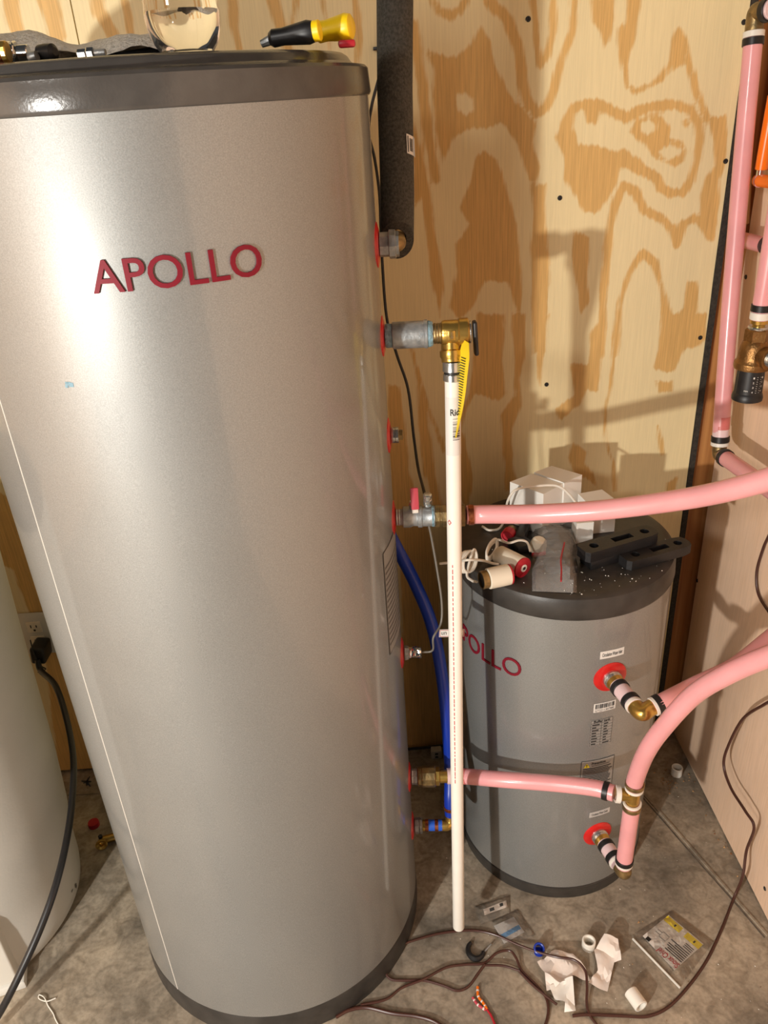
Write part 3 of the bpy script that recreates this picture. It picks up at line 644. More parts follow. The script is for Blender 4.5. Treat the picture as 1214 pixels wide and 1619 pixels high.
# white drain pipe below the relief valve
top = vc + Vector((0, -.011, -.040)); bot = atY(725, 1466, 1.018)
dp = thing('drain_pipe', 'long white plastic drain pipe hanging down from the relief valve', 'pipe', bot)
ax = (bot - top).normalized()
prof(top - ax * .001, ax, [(.0140, 0), (.0145, .001), (.0145, .014), (.0130, .015)], 'zinc_nipple', 'zinc', dp)
prof(top + ax * .012, ax, [(.0125, 0), (.0125, .012)], 'black_washer', 'black', dp)
prof(top + ax * .017, ax, [(.0130, 0), (.0138, .001), (.0138, .010), (.012, .011)], 'zinc_sleeve', 'zinc', dp)
ps = top + ax * .026; hl = (bot - ps).length
MB().lathe(ps, ax, [(.0116, 0), (.0116, hl * .33), (.0116, hl * .66), (.0116, hl - .002), (.0108, hl), (.0096, hl), (.0096, hl - .02)], 28).build('pipe_run', 'pvc', dp)
def pipe_art(parts, t, off, name, m, parent, ang, R=.0116, up=True):
    """artwork wrapped round the pipe: x round the girth, y along the pipe (up)"""
    uw = Vector((0, -1, 0)); uw = (uw - ax * uw.dot(ax)).normalized(); vw = ax.cross(uw) * -1
    mb = MB(); c0 = ps + ax * t
    for vs, fs in parts:
        out = []
        for v in vs:
            a_ = ang + v.x / R; d_ = uw * math.cos(a_) + Vector((1, 0, 0)) * math.sin(a_); d_ = (d_ - ax * d_.dot(ax)).normalized()
            out.append(c0 - ax * v.y + d_ * (R + off))
        mb.add(out, fs)
    return mb.build(name, m, parent, sharp=0)
g0 = top
ls = pipe_art([rect2d(-.014, .016, -.045, .045, 12)], .070, .0003, 'sticker', 'sticker', dp, 0); ls['label'] = 'white wraparound barcode sticker'
pipe_art([fit_text('Rid', -.0050, .0085, .020, .030, 0, sub=.003, bold=.02)], .072, .0006, 'sticker_print', 'ink', ls, 0)
bc = []
for k in range(22):
    y = -.022 + k * .00155
    if random.random() < .8: bc.append(rect2d(-.0015, .0095 + random.random() * .001, y, y + random.choice((.0006, .001, .0012)), 3))
pipe_art(bc, .068, .0006, 'barcode', 'ink', ls, 0)
pr = []
y = -.30
while y > -.66 * hl:
    w = random.uniform(.004, .010); pr.append(rect2d(-.0012, .0004, y - w, y, 1)); y -= w + random.uniform(.001, .004)
dm = (([Vector((-.009, -.226, 0)), Vector((-.005, -.221, 0)), Vector((-.001, -.226, 0)), Vector((-.005, -.231, 0)), Vector((-.0075, -.226, 0)), Vector((-.005, -.2235, 0)), Vector((-.003, -.226, 0)), Vector((-.005, -.229, 0))], [(0, 4, 5, 1), (1, 5, 6, 2), (2, 6, 7, 3), (3, 7, 4, 0)]))
tag(pipe_art(pr, 0, .0003, 'pipe_print', 'pvc_print', dp, -.35), kind='stuff'); pipe_art([dm], 0, .0003, 'diamond_mark', 'pvc_print', dp, -.35)

# 3 plugged sensor port
p = PORTS[2]
pl = thing('port_plug', 'small steel plug screwed into the third red gasket of the big tank', 'plug', p + UX * .012)
prof(p + UX * .004, UX, [(.012, 0), (.0125, .001), (.0125, .006), (.0115, .0065), (.0125, .007), (.0125, .011), (.009, .012)], 'plug_collar', 'zinc', pl)
prof(p + UX * .0155, UX, [(.008, 0), (.0085, .001), (.0085, .006), (.006, .007)], 'plug_head', 'brass_old', pl, 6, sharp=20)

# 4 ball valve and the upper pink hose
p = PORTS[3]
bv = thing('ball_valve', 'nickel ball valve with a faded red lever, between big tank and upper pink hose', 'valve', p + UX * .07)
prof(p + UX * .004, UX, [(.0125, 0), (.014, .001), (.013, .003), (.014, .005), (.013, .007), (.014, .012)], 'threaded_nipple', 'galv', bv)
prof(p + UX * .015, UX, [(.0155, 0), (.0175, .001), (.0175, .012), (.0155, .016), (.0155, .024), (.018, .025), (.018, .031), (.0165, .032), (.0165, .05), (.0175, .052)], 'valve_body', 'galv', bv)
prof(p + UX * .062, UX, [(.0155, 0), (.0175, .001), (.0165, .006), (.0145, .008)], 'thread_sealant', 'putty', bv)
prof(p + UX * .067, UX, [(.0175, 0), (.0190, .001), (.0190, .008), (.0178, .009), (.0178, .011), (.0190, .012), (.0190, .022), (.016, .023)], 'union_nut', 'brass_old', bv, 8, sharp=20)
prof(p + UX * .088, UX, [(.0145, 0), (.0165, .001), (.0165, .022), (.015, .023)], 'dark_coupling', 'galv', bv)
prof(p + UX * .108, UX, [(.0165, 0), (.0190, .001), (.0190, .007), (.017, .008)], 'flange', 'brass_old', bv, 8, sharp=20)
sp = p + UX * .034 + UZ * .016
prof(sp, Vector((0, -.35, 1)), [(.008, 0), (.0085, .006), (.0075, .014), (.006, .016)], 'valve_stem', 'zinc', bv)
MB().box(sp + Vector((.001, -.010, .022)), (.013, .006, .036), Matrix.Rotation(math.radians(-14), 3, 'X'), bevel=.002).build('lever', 'pink_red', bv)
MB().box(sp + Vector((.001, -.0085, .004)), (.011, .007, .016), Matrix.Rotation(math.radians(-14), 3, 'X'), bevel=.002).build('lever_tip', 'pexring', bv)
prof(p + UX * .056 + UZ * .020, Vector((0, -.2, 1)), [(.006, 0), (.007, .002), (.007, .012), (.0055, .013), (.0055, .016), (.007, .017), (.007, .022), (.005, .023)], 'bleed_screw', 'zinc', bv, 12)
hp = [p + UX * .118, p + UX * .15, atD(850, 812.5, 1.225), atD(950, 806.5, 1.18), atD(1050, 794, 1.12), atD(1130, 780, 1.06), atD(1214, 758, 1.0), atD(1290, 730, .95), atD(1370, 690, .92)]
hs = spline(hp, 10)
ho = thing('pink_hose', 'pink plastic pipe running from the ball valve right across above the buffer tank', 'pipe', hs[0])
MB().tube(hs, .0152, 22).build('hose', 'pex', ho)
ringband(p + UX * .1255, UX, .0152, .009, 'copper_crimp', 'copper', ho, .0016)

# 5 foil wrapped sensor + black and grey wires
p = PORTS[4]
fo = thing('sensor_well', 'foil wrapped sensor well in the fifth red gasket of the big tank', 'sensor', p + UX * .02)
prof(p + UX * .005, UX, [(.013, 0), (.0135, .001), (.012, .007), (.010, .008)], 'well_nut', 'galv', fo, 6, sharp=20)
mb = MB(); mb.lathe(p + UX * .012, UX, [(.009 + .002 * random.random(), k * .0028) for k in range(9)], 14)
for v in mb.v: v += Vector((random.uniform(-1, 1), random.uniform(-1, 1), random.uniform(-1, 1))) * .0011
mb.build('foil_wrap', 'chrome', fo, sharp=5)
gw = spline([p + UX * .034, p + UX * .055 + UZ * .004, atY(685, 1008, 1.10), atY(697, 985, 1.12), atY(698, 950, 1.13), atY(690, 895, 1.14), atY(682, 850, 1.14), atY(677, 825, 1.135), atY(675, 800, 1.14)], 8)
tag(MB().tube(gw, .0018, 8).build('grey_wire', 'grey_wire'), 'thin grey sensor wire looping up from the foil wrapped sensor to the ball valve', 'wire')
bw = spline([atY(612, 30, 1.545), atY(603, 105, 1.545), atY(588, 165, 1.54), atY(583, 210, 1.53), atY(592, 250, 1.53), atY(600, 310, 1.51), atY(603, 390, 1.48), atY(611, 500, 1.44), atY(627, 560, 1.42), atY(645, 615, 1.40), atY(654, 690, 1.36), atY(661, 740, 1.30), atY(669, 772, 1.22), atY(676, 800, 1.16)], 8)
tag(MB().tube(bw, .0027, 10).build('black_wire', 'cable'), 'thin black wire hanging down between the big tank and the back wall', 'wire')
mb = MB(); mb.tube([atY(594, 76, 1.557), atY(604, 76, 1.557)], .0025, 8); 
tag(MB().box(atY(600, 76.5, 1.559), (.022, .012, .005), bevel=.001).build('cable_clip', 'black'), 'small black cable clip on the back wall beside the foam riser', 'clip')
# paper tag on the grey wire
q = atY(714, 1001, 1.112)
pt = thing('wire_tag', "small white paper tag with red border on the grey wire behind the drain pipe", 'tag', q)
ux_, uy_ = Vector((.995, .0, -.05)), Vector((.05, 0, .995))
MB().prism([(-.022, -.008), (.022, -.008), (.022, .008), (-.022, .008)], q, ux_, uy_, -.0006).build('tag_paper', 'sticker', pt, sharp=0)
bd = [rect2d(-.021, .021, .0062, .007, 1), rect2d(-.021, .021, -.007, -.0062, 1), rect2d(-.021, -.0202, -.007, .007, 1), rect2d(.0202, .021, -.007, .007, 1)]
on_plane(bd, q, ux_, uy_, .0003, 'tag_border', 'red_ink', pt)
on_plane([fit_text('un', -.018, -.009, -.003, .003, 0)], q, ux_, uy_, .0003, 'tag_print', 'ink', pt); on_plane([fit_text('p', .012, .016, -.0045, .003, 0)], q, ux_, uy_, .0003, 'tag_print', 'ink', pt)

# 6 lower union and lower pink pipe
p = PORTS[5]
un = thing('pipe_union', 'cast brass union joining the big tank to the lower pink pipe', 'union', p + UX * .05)
prof(p + UX * .004, UX, [(.014, 0), (.016, .001), (.015, .004), (.016, .008), (.0155, .014)], 'galvanised_nipple', 'galv', un, 8, sharp=20)
prof(p + UX * .016, UX, [(.0165, 0), (.0185, .002), (.019, .008), (.0205, .010), (.0205, .034), (.018, .036)], 'union_body', 'brass_old', un, 10, sharp=20)
prof(p + UX * .051, UX, [(.0165, 0), (.0175, .001), (.0175, .008), (.014, .009)], 'union_nut', 'brass', un, 6, sharp=20)
prof(p + UX * .059, UX, [(.012, 0), (.013, .001), (.013, .016), (.012, .017)], 'barbed_tail', 'brass', un)
TEE = atD(1001, 1258, 1.43)
lp = [p + UX * .074, p + UX * .10, atD(800, 1233, 1.505), atD(880, 1239, 1.475), atD(940, 1246, 1.45), TEE + Vector((-.034, .006, .003))]
L2 = spline(lp, 10)
h2 = thing('pink_pipe', 'pink plastic pipe running from the cast union to the brass tee across the buffer tank', 'pipe', L2[0])
MB().tube(L2, .0152, 22).build('pipe_run', 'pex', h2)
MB().tube(L2[9:13], .01535, 22).build('deep_pink_band', 'pex_deep', h2)
MB().tube(L2[:8], .0153, 22).build('milky_end', 'pex_end', h2)
tl = (L2[-1] - L2[-3]).normalized()
ringband(L2[-1] - tl * .014, tl, .0152, .010, 'crimp_ring', 'ring', h2)

# 7 blue pipe with elbow
p = PORTS[6]
be = thing('blue_elbow_joint', 'copper crimped blue pipe stub with brass elbow at the lowest red gasket', 'fitting', p + UX * .04)
prof(p + UX * .004, UX, [(.0135, 0), (.0160, .002), (.0165, .008), (.0145, .010), (.0165, .012), (.0160, .016), (.013, .017)], 'galvanised_nipple', 'galv', be, 8, sharp=20)
prof(p + UX * .020, UX, [(.0115, 0), (.0115, .006)], 'brass_spigot', 'brass', be)
cyl(p + UX * .025, p + UX * .062, .0112, 'blue_stub', 'blue_tape', be)
ringband(p + UX * .0295, UX, .0112, .007, 'copper_crimp', 'copper', be, .0012); ringband(p + UX * .0495, UX, .0112, .007, 'copper_crimp', 'copper', be, .0012)
e = p + UX * .078
MB().tube(spline([p + UX * .060, p + UX * .071, e + Vector((0, .004, .004)), e + Vector((.002, .008, .014)), e + Vector((.002, .010, .026))], 6), .0112, 18).build('brass_elbow', 'brass', be)
bl = [e + Vector((.002, .010, .02)), e + Vector((.002, .015, .06)), atY(711, 1200, 1.18), atY(700, 1080, 1.215), atY(683, 990, 1.25), atY(655, 920, 1.285), atY(628, 868, 1.31), atY(600, 815, 1.35), atY(560, 745, 1.42)]
B2 = spline(bl, 9)
bp_ = thing('blue_pipe', 'blue plastic water pipe curving up behind the white drain pipe', 'pipe', B2[0])
MB().tube(B2, .0122, 18).build('pipe_run', 'blue', bp_)
ringband(B2[5], B2[6] - B2[4], .0122, .008, 'copper_crimp', 'copper', bp_, .0014)

# ------------------------------------------------------------------ buffer tank fittings, tee and hoses
E1 = P1 + N1 * .100; E2 = P2 + N2 * .094
def stub(p, n, parent, L):
    prof(p + n * .002, n, [(.0135, 0), (.0175, .001), (.0170, .006), (.0145, .008), (.0175, .010), (.0160, .014)], 'sealed_nipple', 'zinc', parent)
    prof(p + n * .014, n, [(.0155, 0), (.0165, .002), (.0145, .010), (.0125, .014)], 'brass_adapter', 'brass', parent)
    cyl(p + n * .024, p + n * (L - .012), .0150, 'milky_stub', 'pex_end', parent)
    ringband(p + n * .033, n, .0150, .011, 'crimp_ring', 'ring', parent); ringband(p + n * (L - .026), n, .0150, .011, 'crimp_ring', 'ring', parent)
    ringband(p + n * (L - .0155), n, .0130, .006, 'pex_collar', 'pexring', parent, .003)
i1 = thing('inlet_elbow', 'upper brass elbow joint on a black banded stub at the buffer tank inlet', 'fitting', P1 + N1 * .05)
stub(P1, N1, i1, .095)
d4 = (atD(1066, 1093, 1.40) - E1); d4.normalize(); d4 = Vector((.93, .25, .26)).normalized()
MB().tube(spline([E1 - N1 * .018, E1 - N1 * .006, E1 + d4 * .004 + N1 * .002, E1 + d4 * .016, E1 + d4 * .026], 7), .0140, 20).build('elbow', 'brass', i1)
h4p = [E1 + d4 * .020, E1 + d4 * .05, atD(1100, 1083, 1.375), atD(1160, 1055, 1.31), atD(1214, 1015, 1.22), atD(1280, 960, 1.16), atD(1350, 890, 1.1)]
H4 = spline(h4p, 10)
h4 = thing('pink_inlet_hose', "pink plastic pipe leaving the buffer tank's upper elbow, passing behind the curved pink pipe", 'pipe', H4[0])
MB().tube(H4[2:], .0152, 22).build('pipe_run', 'pex', h4)
ringband(E1 + d4 * .034, d4, .0152, .011, 'crimp_ring', 'ring', h4); ringband(E1 + d4 * .0265, d4, .0135, .006, 'pex_collar', 'pexring', h4, .003)
i2 = thing('outlet_elbow', 'lower brass elbow joint on a black banded stub at the buffer tank outlet', 'fitting', P2 + N2 * .05)
stub(P2, N2, i2, .088)
vd = (TEE - E2).normalized()
MB().tube(spline([E2 - N2 * .012, E2 - N2 * .002, E2 + vd * .003 + N2 * .004, E2 + vd * .012 + N2 * .002, E2 + vd * .022], 7), .0140, 20).build('elbow', 'brass_old', i2)
tv = thing('outlet_riser', 'short upright pink pipe below the brass tee at the buffer tank', 'pipe', E2 + vd * .02)
cyl(E2 + vd * .018, TEE - vd * .018, .0152, 'pipe_run', 'pex', tv)
ringband(E2 + vd * .034, vd, .0152, .010, 'crimp_ring', 'ring', tv); ringband(E2 + vd * .0255, vd, .0135, .006, 'pex_collar', 'pexring', tv, .003)
ringband(TEE - vd * .029, vd, .0152, .009, 'crimp_ring', 'brass_old', tv)
te = thing('brass_tee', 'brass tee joining three pink pipes in front of the buffer tank', 'fitting', TEE)
mb = MB(); mb.tube([TEE - vd * .019, TEE + vd * .019], .0122, 20); mb.tube([TEE, TEE - Vector((.026, -.004, -.002))], .0115, 20); mb.build('tee_body', 'brass', te)
ringband(TEE - vd * .0195, vd, .0130, .005, 'pex_collar', 'pexring', te, .0035); ringband(TEE + vd * .0195, vd, .0130, .006, 'pex_collar', 'pexring', te, .0035)
ringband(TEE + Vector((-.027, .0045, .002)), Vector((1, -.15, -.08)), .0120, .009, 'pex_collar', 'pexring', te, .0042)
h3p = [TEE + vd * .018, TEE + vd * .045, atD(1021, 1190, 1.355), atD(1047, 1152, 1.305), atD(1095, 1100, 1.235), atD(1150, 1066, 1.165), atD(1214, 1038, 1.10), atD(1290, 1015, 1.04), atD(1370, 1000, 1.0)]
H3 = spline(h3p, 10)
h3 = thing('curved_pink_pipe', 'pink plastic pipe curving up from the brass tee out to the right', 'pipe', H3[0])
MB().tube(H3, .0152, 22).build('pipe_run', 'pex', h3)
ringband(TEE + vd * .029, vd, .0152, .008, 'crimp_ring', 'brass_old', h3)

# ------------------------------------------------------------------ pipework along the right wall
vx = .662
vt, vb = atX(1191, 60, vx), atX(1138.5, 695, vx)
va = (vb - vt).normalized()
vp = thing('upright_pink_pipe', 'upright pink plastic pipe in the corner in front of the wooden stud', 'pipe', vb)
MB().tube([vt, vt.lerp(vb, .33) + Vector((-.002, 0, 0)), vt.lerp(vb, .66) + Vector((-.002, 0, 0)), vb], .0152, 22).build('pipe_run', 'pex', vp)
MB().tube([vt.lerp(vb, .932), vt.lerp(vb, .968)], .01535, 22).build('deep_pink_band', 'pex_deep', vp)
MB().tube([vt.lerp(vb, .968), vb], .01533, 22).build('milky_end', 'pex_end', vp)
ringband(vt + va * .006, va, .0152, .011, 'crimp_ring', 'ring', vp); ringband(vb - va * .002, va, .0152, .011, 'crimp_ring', 'ring', vp)
ringband(vt - va * .005, va, .0135, .009, 'pex_collar', 'pexring', vp, .0035); ringband(vb + va * .008, va, .0135, .007, 'pex_collar', 'pexring', vp, .0035)
# lower elbow and its branch toward the camera along the wall
el = thing('corner_elbow', 'grey brass elbow at the foot of the upright pink pipe', 'fitting', vb + va * .03)
bd_ = (atX(1205, 775, .668) - atX(1140, 728, .664)).normalized()
ec = vb + va * .028
MB().tube(spline([vb + va * .008, vb + va * .018, ec + bd_ * .003, ec + bd_ * .012, ec + bd_ * .022], 7), .0135, 18).build('elbow', 'brass_old', el)
br = thing('branch_pink_pipe', 'pink plastic pipe leaving the corner elbow toward the right edge, behind the upper hose', 'pipe', ec + bd_ * .02)
cyl(ec + bd_ * .018, ec + bd_ * .42, .0152, 'pipe_run', 'pex', br); ringband(ec + bd_ * .028, bd_, .0152, .011, 'crimp_ring', 'ring', br); 
# top elbow
te2 = thing('top_elbow', 'brass elbow with black banded ring at the top right edge', 'fitting', vt - va * .03)
tcn = vt - va * .036; fd = Vector((.25, -.95, .05)).normalized()
MB().tube(spline([vt - va * .006, vt - va * .022, tcn + fd * .003, tcn + fd * .016, tcn + fd * .030], 7), .0145, 18).build('elbow', 'brass_old', te2)
ringband(tcn + fd * .030, fd, .0155, .012, 'crimp_ring', 'ring', te2, .0025)
cyl(tcn + fd * .022, tcn + fd * .040, .0152, 'milky_stub', 'pex_end', te2)
q0 = atX(1206, 8, .715)
up = thing('rear_pink_pipe', 'pink plastic pipe behind the top elbow, at the top right corner', 'pipe', q0)
cyl(q0 + Vector((0, .0, -.02)), q0 + Vector((0, .0, .5)), .0152, 'pipe_run', 'pex', up)
# horizontal piece behind the upright pipe
g0_, g1_ = atX(1160, 376, .700), atX(1216, 389, .690)
gh = thing('short_pink_pipe', 'short level pink pipe emerging behind the upright pink pipe toward the right edge', 'pipe', g0_)
gd = (g1_ - g0_).normalized()
cyl(g0_, g0_ + gd * .34, .0135, 'pipe_run', 'pex', gh); ringband(atX(1214, 388, .690), gd, .0138, .012, 'crimp_ring', 'ring', gh)
# orange pipes
oa, ob = atX(1224, 150, .702), atX(1203, 268, .702)
o1 = thing('orange_pipe', 'orange plastic pipe slanting down at the right edge', 'pipe', ob)
cyl(oa, ob, .0105, 'pipe_run', 'orange', o1)
od = (ob - oa).normalized()
cyl(ob - od * .003, ob + od * .012, .0072, 'chrome_sleeve', 'chrome', o1)
oc = ob + od * .018
o2 = thing('orange_branch_pipe', 'level orange plastic pipe below the slanting orange pipe at the right edge', 'pipe', oc)
o2d = Vector((.05, -.98, .02)).normalized()
MB().tube(spline([oc - o2d * .006 - od * -.0, oc + o2d * .01, oc + o2d * .1, oc + o2d * .25], 6), .0105, 16).build('pipe_run', 'orange', o2)
ringband(oc + o2d * .002, o2d, .0105, .003, 'pipe_rim', 'pex', o2, .001)
# mixing valve
k0 = atX(1180, 632, .655); kd = Vector((0, 0, 1))
mv = thing('mixing_valve', 'bronze mixing valve with a ribbed black dial, at the right edge', 'valve', k0)
KR = .0255
prof(k0, kd, [(KR - .004, 0), (KR, .002), (KR + .0005, .007), (KR - .001, .013), (KR - .0035, .016)], 'dial_rim', 'black', mv, 40)
mb = MB(); mb.lathe(k0 + kd * .015, kd, [(KR - .003, 0), (KR - .0035, .03), (KR - .004, .044)], 60)
for i, v in enumerate(mb.v):
    dx, dy = v.x - k0.x, v.y - k0.y
    if (i % 60) % 3 == 0 and not (dx < .012 and dy < -.004 and dx > -.02): v.x += dx * .03; v.y += dy * .03
mb.build('dial', 'black', mv)
KT = (k0.x, k0.y, KR - .003)
ka = math.radians(-112)
tx = [fit_text('MIN', -.008, -.002, .010, .0125, 0)] + [rect2d(.0095, .0115, .008 + i * .004, .0086 + i * .004, 1) for i in range(8)] + [rect2d(.0155, .0170, .008 + i * .004, .0086 + i * .004, 1) for i in range(8)]
for i, sg in enumerate(('4', '3', '2', '1')): tx.append(fit_text(sg, .0035, .0058, .008 + i * .0085, .0112 + i * .0085, 0)); tx.append(fit_text(sg, .0185, .0205, .010 + i * .008, .013 + i * .008, 0))
wrap(KT, tx, ka, k0.z + .012, .0012, 'dial_print', 'sticker', mv)
b0 = k0 + kd * .058
prof(b0, kd, [(.0265, 0), (.0295, .001), (.0305, .005), (.0300, .012), (.0275, .015), (.0262, .020), (.0245, .038), (.0215, .047), (.018, .050)], 'valve_body', 'bronze', mv, 40)
prof(b0 + kd * .048, kd, [(.0205, 0), (.0205, .020), (.018, .022)], 'hex_neck', 'bronze', mv, 6, sharp=20)
prof(b0 + kd * .069, kd, [(.0165, 0), (.0170, .003), (.0155, .005)], 'zinc_washer', 'zinc', mv)
prof(b0 + kd * .073, kd, [(.010, 0), (.0105, .004), (.0145, .006), (.0150, .012), (.0125, .015)], 'brass_tail', 'brass', mv)
cyl(b0 + kd * .084, b0 + kd * .4, .0150, 'pink_tail_pipe', 'pex', mv); ringband(b0 + kd * .105, kd, .0150, .011, 'crimp_ring', 'ring', mv); ringband(b0 + kd * .092, kd, .0135, .012, 'pex_collar', 'pexring', mv, .0032)
sd_ = Vector((.35, -.93, 0)).normalized()
prof(b0 + kd * .026 + sd_ * .012, sd_, [(.0175, 0), (.0175, .018), (.0195, .019), (.0195, .024), (.016, .025)], 'side_port', 'bronze', mv)
prof(b0 + kd * .026 + sd_ * .034, sd_, [(.0135, 0), (.0145, .002), (.0135, .004), (.0145, .006), (.0135, .008), (.0145, .010), (.0135, .012), (.0145, .05)], 'threaded_port', 'zinc', mv)

# brown wire on the right wall and floor
wpts = [atX(1216, 845, .728), atX(1206, 868, .728), atX(1196, 905, .728), atX(1199, 940, .728), atX(1218, 972, .728)]
tag(MB().tube(spline(wpts, 8), .0026, 10).build('brown_wire_loop', 'brown_wire'), 'brown wire loop on the right wall just below the upper pink hose', 'wire')
wq = [atX(1225, 1105, .70), atX(1208, 1114, .70), atX(1175, 1136, .70), atX(1153, 1175, .70), atX(1144, 1208, .70), atX(1155, 1245, .70), atX(1178, 1282, .70), atX(1192, 1308, .705), atX(1180, 1345, .71), atX(1174, 1385, .70), atZ(1160, 1420, .004), atZ(1138, 1475, .004), atZ(1110, 1530, .004), atZ(1065, 1585, .004), atZ(1027, 1606, .004), atZ(985, 1606, .004), atZ(930, 1604, .004), atZ(905, 1606, .004)]
tag(MB().tube(spline(wq, 9), .0030, 10).build('brown_wire', 'brown_wire'), 'brown wire hanging down the right wall and running along the floor to the front', 'wire')

# ------------------------------------------------------------------ things on the buffer tank's lid
ZL = .7785
def card_box(name, label, quad, zt, zb, flap=True, group=None):
    """open-topped look: body with separate lid flap edges"""
    c = sum(quad, Vector()) / 4
    o = thing(name, label, 'box', (c.x, c.y, zb), group)
    q = [Vector((p.x, p.y, 0)) for p in quad]; n = len(q)
    vs = [p + Vector((0, 0, zb)) for p in q] + [p + Vector((0, 0, zt - .001)) for p in q]
    MB().add(vs, [(0, 1, 2, 3), (4, 5, 6, 7)] + [(i, (i + 1) % 4, (i + 1) % 4 + 4, i + 4) for i in range(4)]).build('carton', 'card', o, sharp=0)
    cc = Vector((c.x, c.y, 0)); v2 = []
    for dz in (zt - .0012, zt + .0006): v2 += [cc + (p - cc) * 1.004 + Vector((0, 0, dz)) for p in q]
    MB().add(v2, [(0, 1, 2, 3), (4, 5, 6, 7)] + [(i, (i + 1) % 4, (i + 1) % 4 + 4, i + 4) for i in range(4)]).build('top_flap', 'card', o, sharp=0)
    return tag(o, group='white cartons on the buffer tank')
c4 = lambda x, y: (700 + x / 2.89, 720 + y / 2.89)
T_ = lambda x, y, z: atZ(*c4(x, y), z)
zb1 = .868
card_box('white_carton', "left white carton on the buffer tank, with a loop of cable over it", [T_(307, 122, zb1), T_(460, 178, zb1), T_(548, 130, zb1), T_(408, 84, zb1)], zb1, ZL)
card_box('white_carton', 'tallest white carton, at the back of the cartons on the buffer tank', [T_(412, 82, zb1 + .003) + Vector((.003, .0035, 0)), T_(550, 129, zb1 + .003) + Vector((.003, .0035, 0)), T_(636, 90, zb1 + .003), T_(497, 49, zb1 + .003)], zb1 + .003, ZL)
zb3 = .845
q3 = [T_(618, 176, zb3), T_(664, 222, zb3), T_(795, 208, zb3), T_(727, 157, zb3)]
card_box('white_carton', 'small white carton with open flap, at the right of the cartons on the buffer tank', q3, zb3, ZL)
q4 = [T_(612, 312, .822), T_(690, 306, .822), T_(688, 298, .822) + Vector((0, .03, 0)), T_(612, 312, .822) + Vector((0, .035, 0))]
card_box('white_carton', 'smallest white carton, half hidden under the pink hose beside the black brackets', q4, .822, ZL)

# black brackets
def bracket(label, L0, L1, wdt, z0, th, slots=True):
    """bar from L0 to L1 with a rounded end, two round holes and a long slot cut through"""
    o = thing('plastic_bracket', label, 'bracket', Vector((L0 + L1) / 2).to_tuple()[:2] + (z0,))
    dx = (L1 - L0); dx.z = 0; L = dx.length; ux = dx.normalized(); uy = Vector((-ux.y, ux.x, 0)); h = wdt / 2
    bm = bmesh.new()
    out = [(-.004, -h), (L - .02, -h), (L - .004, -h * .8), (L, -h * .3), (L, h * .3), (L - .004, h * .8), (L - .02, h), (-.004, h), (-.010, h * .6), (-.010, -h * .6)]
    def loop(pts, z): return [bm.verts.new(Vector((L0.x, L0.y, z)) + ux * x + uy * y) for x, y in pts]
    def circ(cx, r, n=14): return [(cx + r * math.cos(2 * math.pi * k / n), r * math.sin(2 * math.pi * k / n)) for k in range(n)]
    holes = [circ(.016, h * .42), circ(L - .022, h * .42), [(L * .38, -h * .36), (L * .66, -h * .36), (L * .66, h * .36), (L * .38, h * .36)]]
    for z in (z0, z0 + th):
        es = []
        for pts in [out] + holes:
            lv = loop(pts, z); es += [bm.edges.new((lv[i], lv[(i + 1) % len(lv)])) for i in range(len(lv))]
        bmesh.ops.triangle_fill(bm, edges=es, use_beauty=True, use_dissolve=False)
    bm.verts.ensure_lookup_table(); k = len(bm.verts) // 2; i0 = 0
    for pts in [out] + holes:
        n = len(pts)
        for i in range(n):
            a, b = i0 + i, i0 + (i + 1) % n; bm.faces.new([bm.verts[a], bm.verts[b], bm.verts[b + k], bm.verts[a + k]])
        i0 += n
    bm.verts.index_update()
    MB().add([v.co.copy() for v in bm.verts], [[v.index for v in f.verts] for f in bm.faces]).build('bar', 'bracket', o, sharp=20); bm.free()
    mb = MB()
    for pts in [circ(.016, h * .52), circ(L - .022, h * .52)]:
        vs = [Vector((L0.x, L0.y, z0 + th * .35)) + ux * x + uy * y for x, y in pts]; mb.add(vs, [tuple(range(len(vs)))])
    mb.build('hole_bottom', 'black', o, sharp=0)
    return tag(o, group='black brackets on the buffer tank')
bk = bracket('black slotted plastic bracket lying on top of the other black bracket', T_(655, 428, ZL + .036), T_(965, 340, ZL + .036), .040, ZL + .019, .020)
bracket('lower black plastic bracket sticking out past the lid edge of the buffer tank', T_(845, 462, ZL + .018), T_(1118, 388, ZL + .018), .038, ZL, .0185)

b0_, b1_ = T_(655, 428, ZL + .036), T_(965, 340, ZL + .036); bx_ = (b1_ - b0_).normalized(); bc__ = b0_ + bx_ * .030
MB().box((bc__.x, bc__.y, ZL + .0095), (.060, .036, .019), Matrix.Rotation(math.atan2(bx_.y, bx_.x), 3, 'Z'), bevel=.002).build('foot_block', 'bracket', bk)
# sensors with red ends
def sensor(label, p0, p1, r, red_at_end=True):
    o = thing('pump_sensor', label, 'sensor', ((p0 + p1) / 2).to_tuple()[:2] + (ZL,)); a = (p1 - p0).normalized(); L = (p1 - p0).length
    return o, a, L
r_ = .0185
pA, pB = T_(175, 572, ZL + .018), T_(300, 545, ZL + .018); pA.z = pB.z = ZL + r_
o, a, L = sensor('cream cylinder with brass collar and open end, nearest the front of the buffer tank lid', pA, pB, r_)
prof(pA + a * .012, a, [(r_ - .002, 0), (r_, .0015), (r_ + .0003, L * .5), (r_, L - .012)], 'housing', 'cream', o)
prof(pA + a * L, a, [(r_ - .0005, 0), (r_ - .0002, .003), (r_ - .003, .005)], 'red_cap', 'red_plastic', o)
MB().lathe(pA, a, [(r_ - .006, .014), (r_ - .0055, .012), (r_ - .0025, .011), (r_ - .0022, 0), (r_ - .0045, 0), (r_ - .0045, .010)], 28).build('brass_collar', 'brass_old', o)
prof(pA + a * .003, a, [(r_ - .0046, 0), (r_ - .0046, .004)], 'dark_bore', 'black', o)
